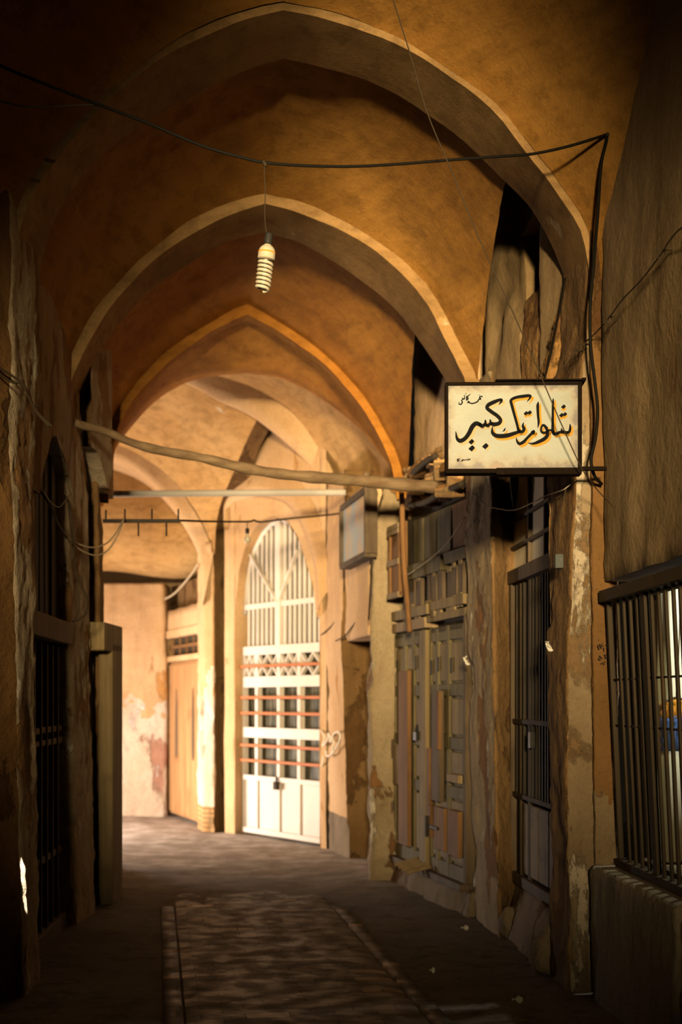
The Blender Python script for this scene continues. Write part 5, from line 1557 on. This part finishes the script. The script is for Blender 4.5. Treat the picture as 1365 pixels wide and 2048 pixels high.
zl1 = FL1.px(105, 1282)[1]
leftdoor(FL1, 'door_5', 'dark plank door in the left wall between the eroded pier and the second pier', .02, 1.86, zl1, 3.65, 3)
zl2 = FL2.px(200, 1300)[1]
leftdoor(FL2, 'door_6', 'dark narrow plank door at the far end of the left wall', 0.0, .5, zl2, 3.4, 4)
mb = MB(); mb.box(.32, .72, -.13, -.02, 0, zl2 + .05); mb.box(.0, .72, -.13, .02, zl2 - .02, zl2 + .19)
o = mb.obj('wooden_casing', M['wood_grey'], bevel=.012); o.location, o.rotation_euler = FL2.o, (0, 0, FL2.rz)
tag(o, 'projecting wooden casing round the last left door, against the bright chamber', 'door casing')
# stones at the foot of the narrow door and of the right pier
for i, (x, y, Y, r, lab) in enumerate(((1022, 1800, 9.25, .075, 'rounded mud block left of the step at the narrow barred door'), (1092, 1850, 8.05, .085, 'rounded boulder at the far foot of the right pier'))):
    mb = MB()
    rows = []
    for k in range(13):
        a = PI * k / 12
        rr = []
        for j in range(21):
            b = 2 * PI * j / 20
            d = V((math.sin(a) * math.cos(b), math.sin(a) * math.sin(b), math.cos(a)))
            s = r * (1 + .18 * fb(d + V((i * 5, 0, 0)), 1.4))
            rr.append(V((d.x * s, d.y * s * 1.2, d.z * s * 1.5)))
        rows.append(rr)
    mb.grid(rows)
    p = at(x, y, Y)
    tag(mb.obj('boulder', M['plinth'], origin=(0, 0, 0)), lab, 'stone').location = (p.x, p.y, r * 1.25)
# ------------------------------------------------------------------ daylight and lamps
w = bpy.data.worlds.new('world'); S.world = w
w.use_nodes = True
w.node_tree.nodes['Background'].inputs[0].default_value = (1.0, .78, .5, 1)
w.node_tree.nodes['Background'].inputs[1].default_value = .006


def area(name, loc, target, sx, sy, energy, col, spread=PI):
    l = bpy.data.lights.new(name, 'AREA')
    l.shape, l.size, l.size_y, l.energy, l.color, l.spread = 'RECTANGLE', sx, sy, energy, col, spread
    o = bpy.data.objects.new(name, l)
    COL.objects.link(o)
    o.location = loc
    o.rotation_euler = (V(target) - V(loc)).to_track_quat('-Z', 'Y').to_euler()
    return o


# added unseen wall behind the viewer, its opening cut to shade the vault edges
mb = MB()
PY = -2.0
prof = [(-1.15, -.1), (-1.15, 2.9), (-1.0, 3.4), (-.45, 4.05), (-.1, 4.4), (.15, 4.5), (.4, 4.2), (.68, 3.7), (.95, 3.3), (1.0, 2.4), (1.0, -.1)]
out = [(-7, -.1), (-7, 3.2), (-7, 8), (-3, 8), (.1, 8), (.45, 8), (.8, 8), (3, 8), (7, 8), (7, 3.2), (7, -.1)]
for ya, yb in ((PY, PY), (PY - .3, PY - .3)):
    mb.grid([[V((x, ya, z)) for x, z in prof], [V((x, ya, z)) for x, z in out]])
mb.grid([[V((x, PY, z)) for x, z in prof], [V((x, PY - .3, z)) for x, z in prof]])
struct(mb.obj('light_mask_wall', M['side']), 'added unseen wall behind the viewer, its opening shaped to shade the lane', 'wall')
area('daylight_behind', (-.1, -13.0, 3.6), (.35, 9.0, 3.95), 1.2, 1.2, 215, (1.0, .76, .41), .36)
# sky and sunlit ground where the lane turns off to the left
area('daylight_turn', (-5.6, 15.6, 1.7), (0.0, 16.2, 1.5), 3.2, 3.2, 185, (1.0, .72, .45))
area('daylight_turn_low', (-4.2, 16.4, .55), (-1.4, 16.6, 1.0), 1.8, 1.0, 275, (1.0, .84, .74))
l = bpy.data.lights.new('curtain_fill_light', 'POINT'); l.energy, l.color, l.shadow_soft_size = 75, (1, .93, .80), .06  # added light inside the shop, only there to brighten the curtain
o = bpy.data.objects.new('curtain_fill_light', l); COL.objects.link(o); o.location = (2.5, 7.75, 2.2)
# a shaft of sun through a chink in the vault
l = bpy.data.lights.new('sun_chink', 'SPOT'); l.energy, l.color, l.spot_size, l.spot_blend, l.shadow_soft_size = 15000, (1, .9, .8), math.radians(.36), .3, .004
o = bpy.data.objects.new('sun_chink', l); COL.objects.link(o)
tgt = at(52, 1746, 7.36)
o.location = (-.6, 6.1, 5.1)
o.rotation_euler = (tgt - V(o.location)).to_track_quat('-Z', 'Y').to_euler()

S.view_settings.view_transform, S.view_settings.look = 'Standard', 'None'
S.view_settings.gamma, S.view_settings.use_curve_mapping = 1, False
S.view_settings.exposure = 0
S.cycles.max_bounces, S.cycles.diffuse_bounces = 8, 1
S.cycles.sample_clamp_indirect = 6
S.cycles.use_denoising = True
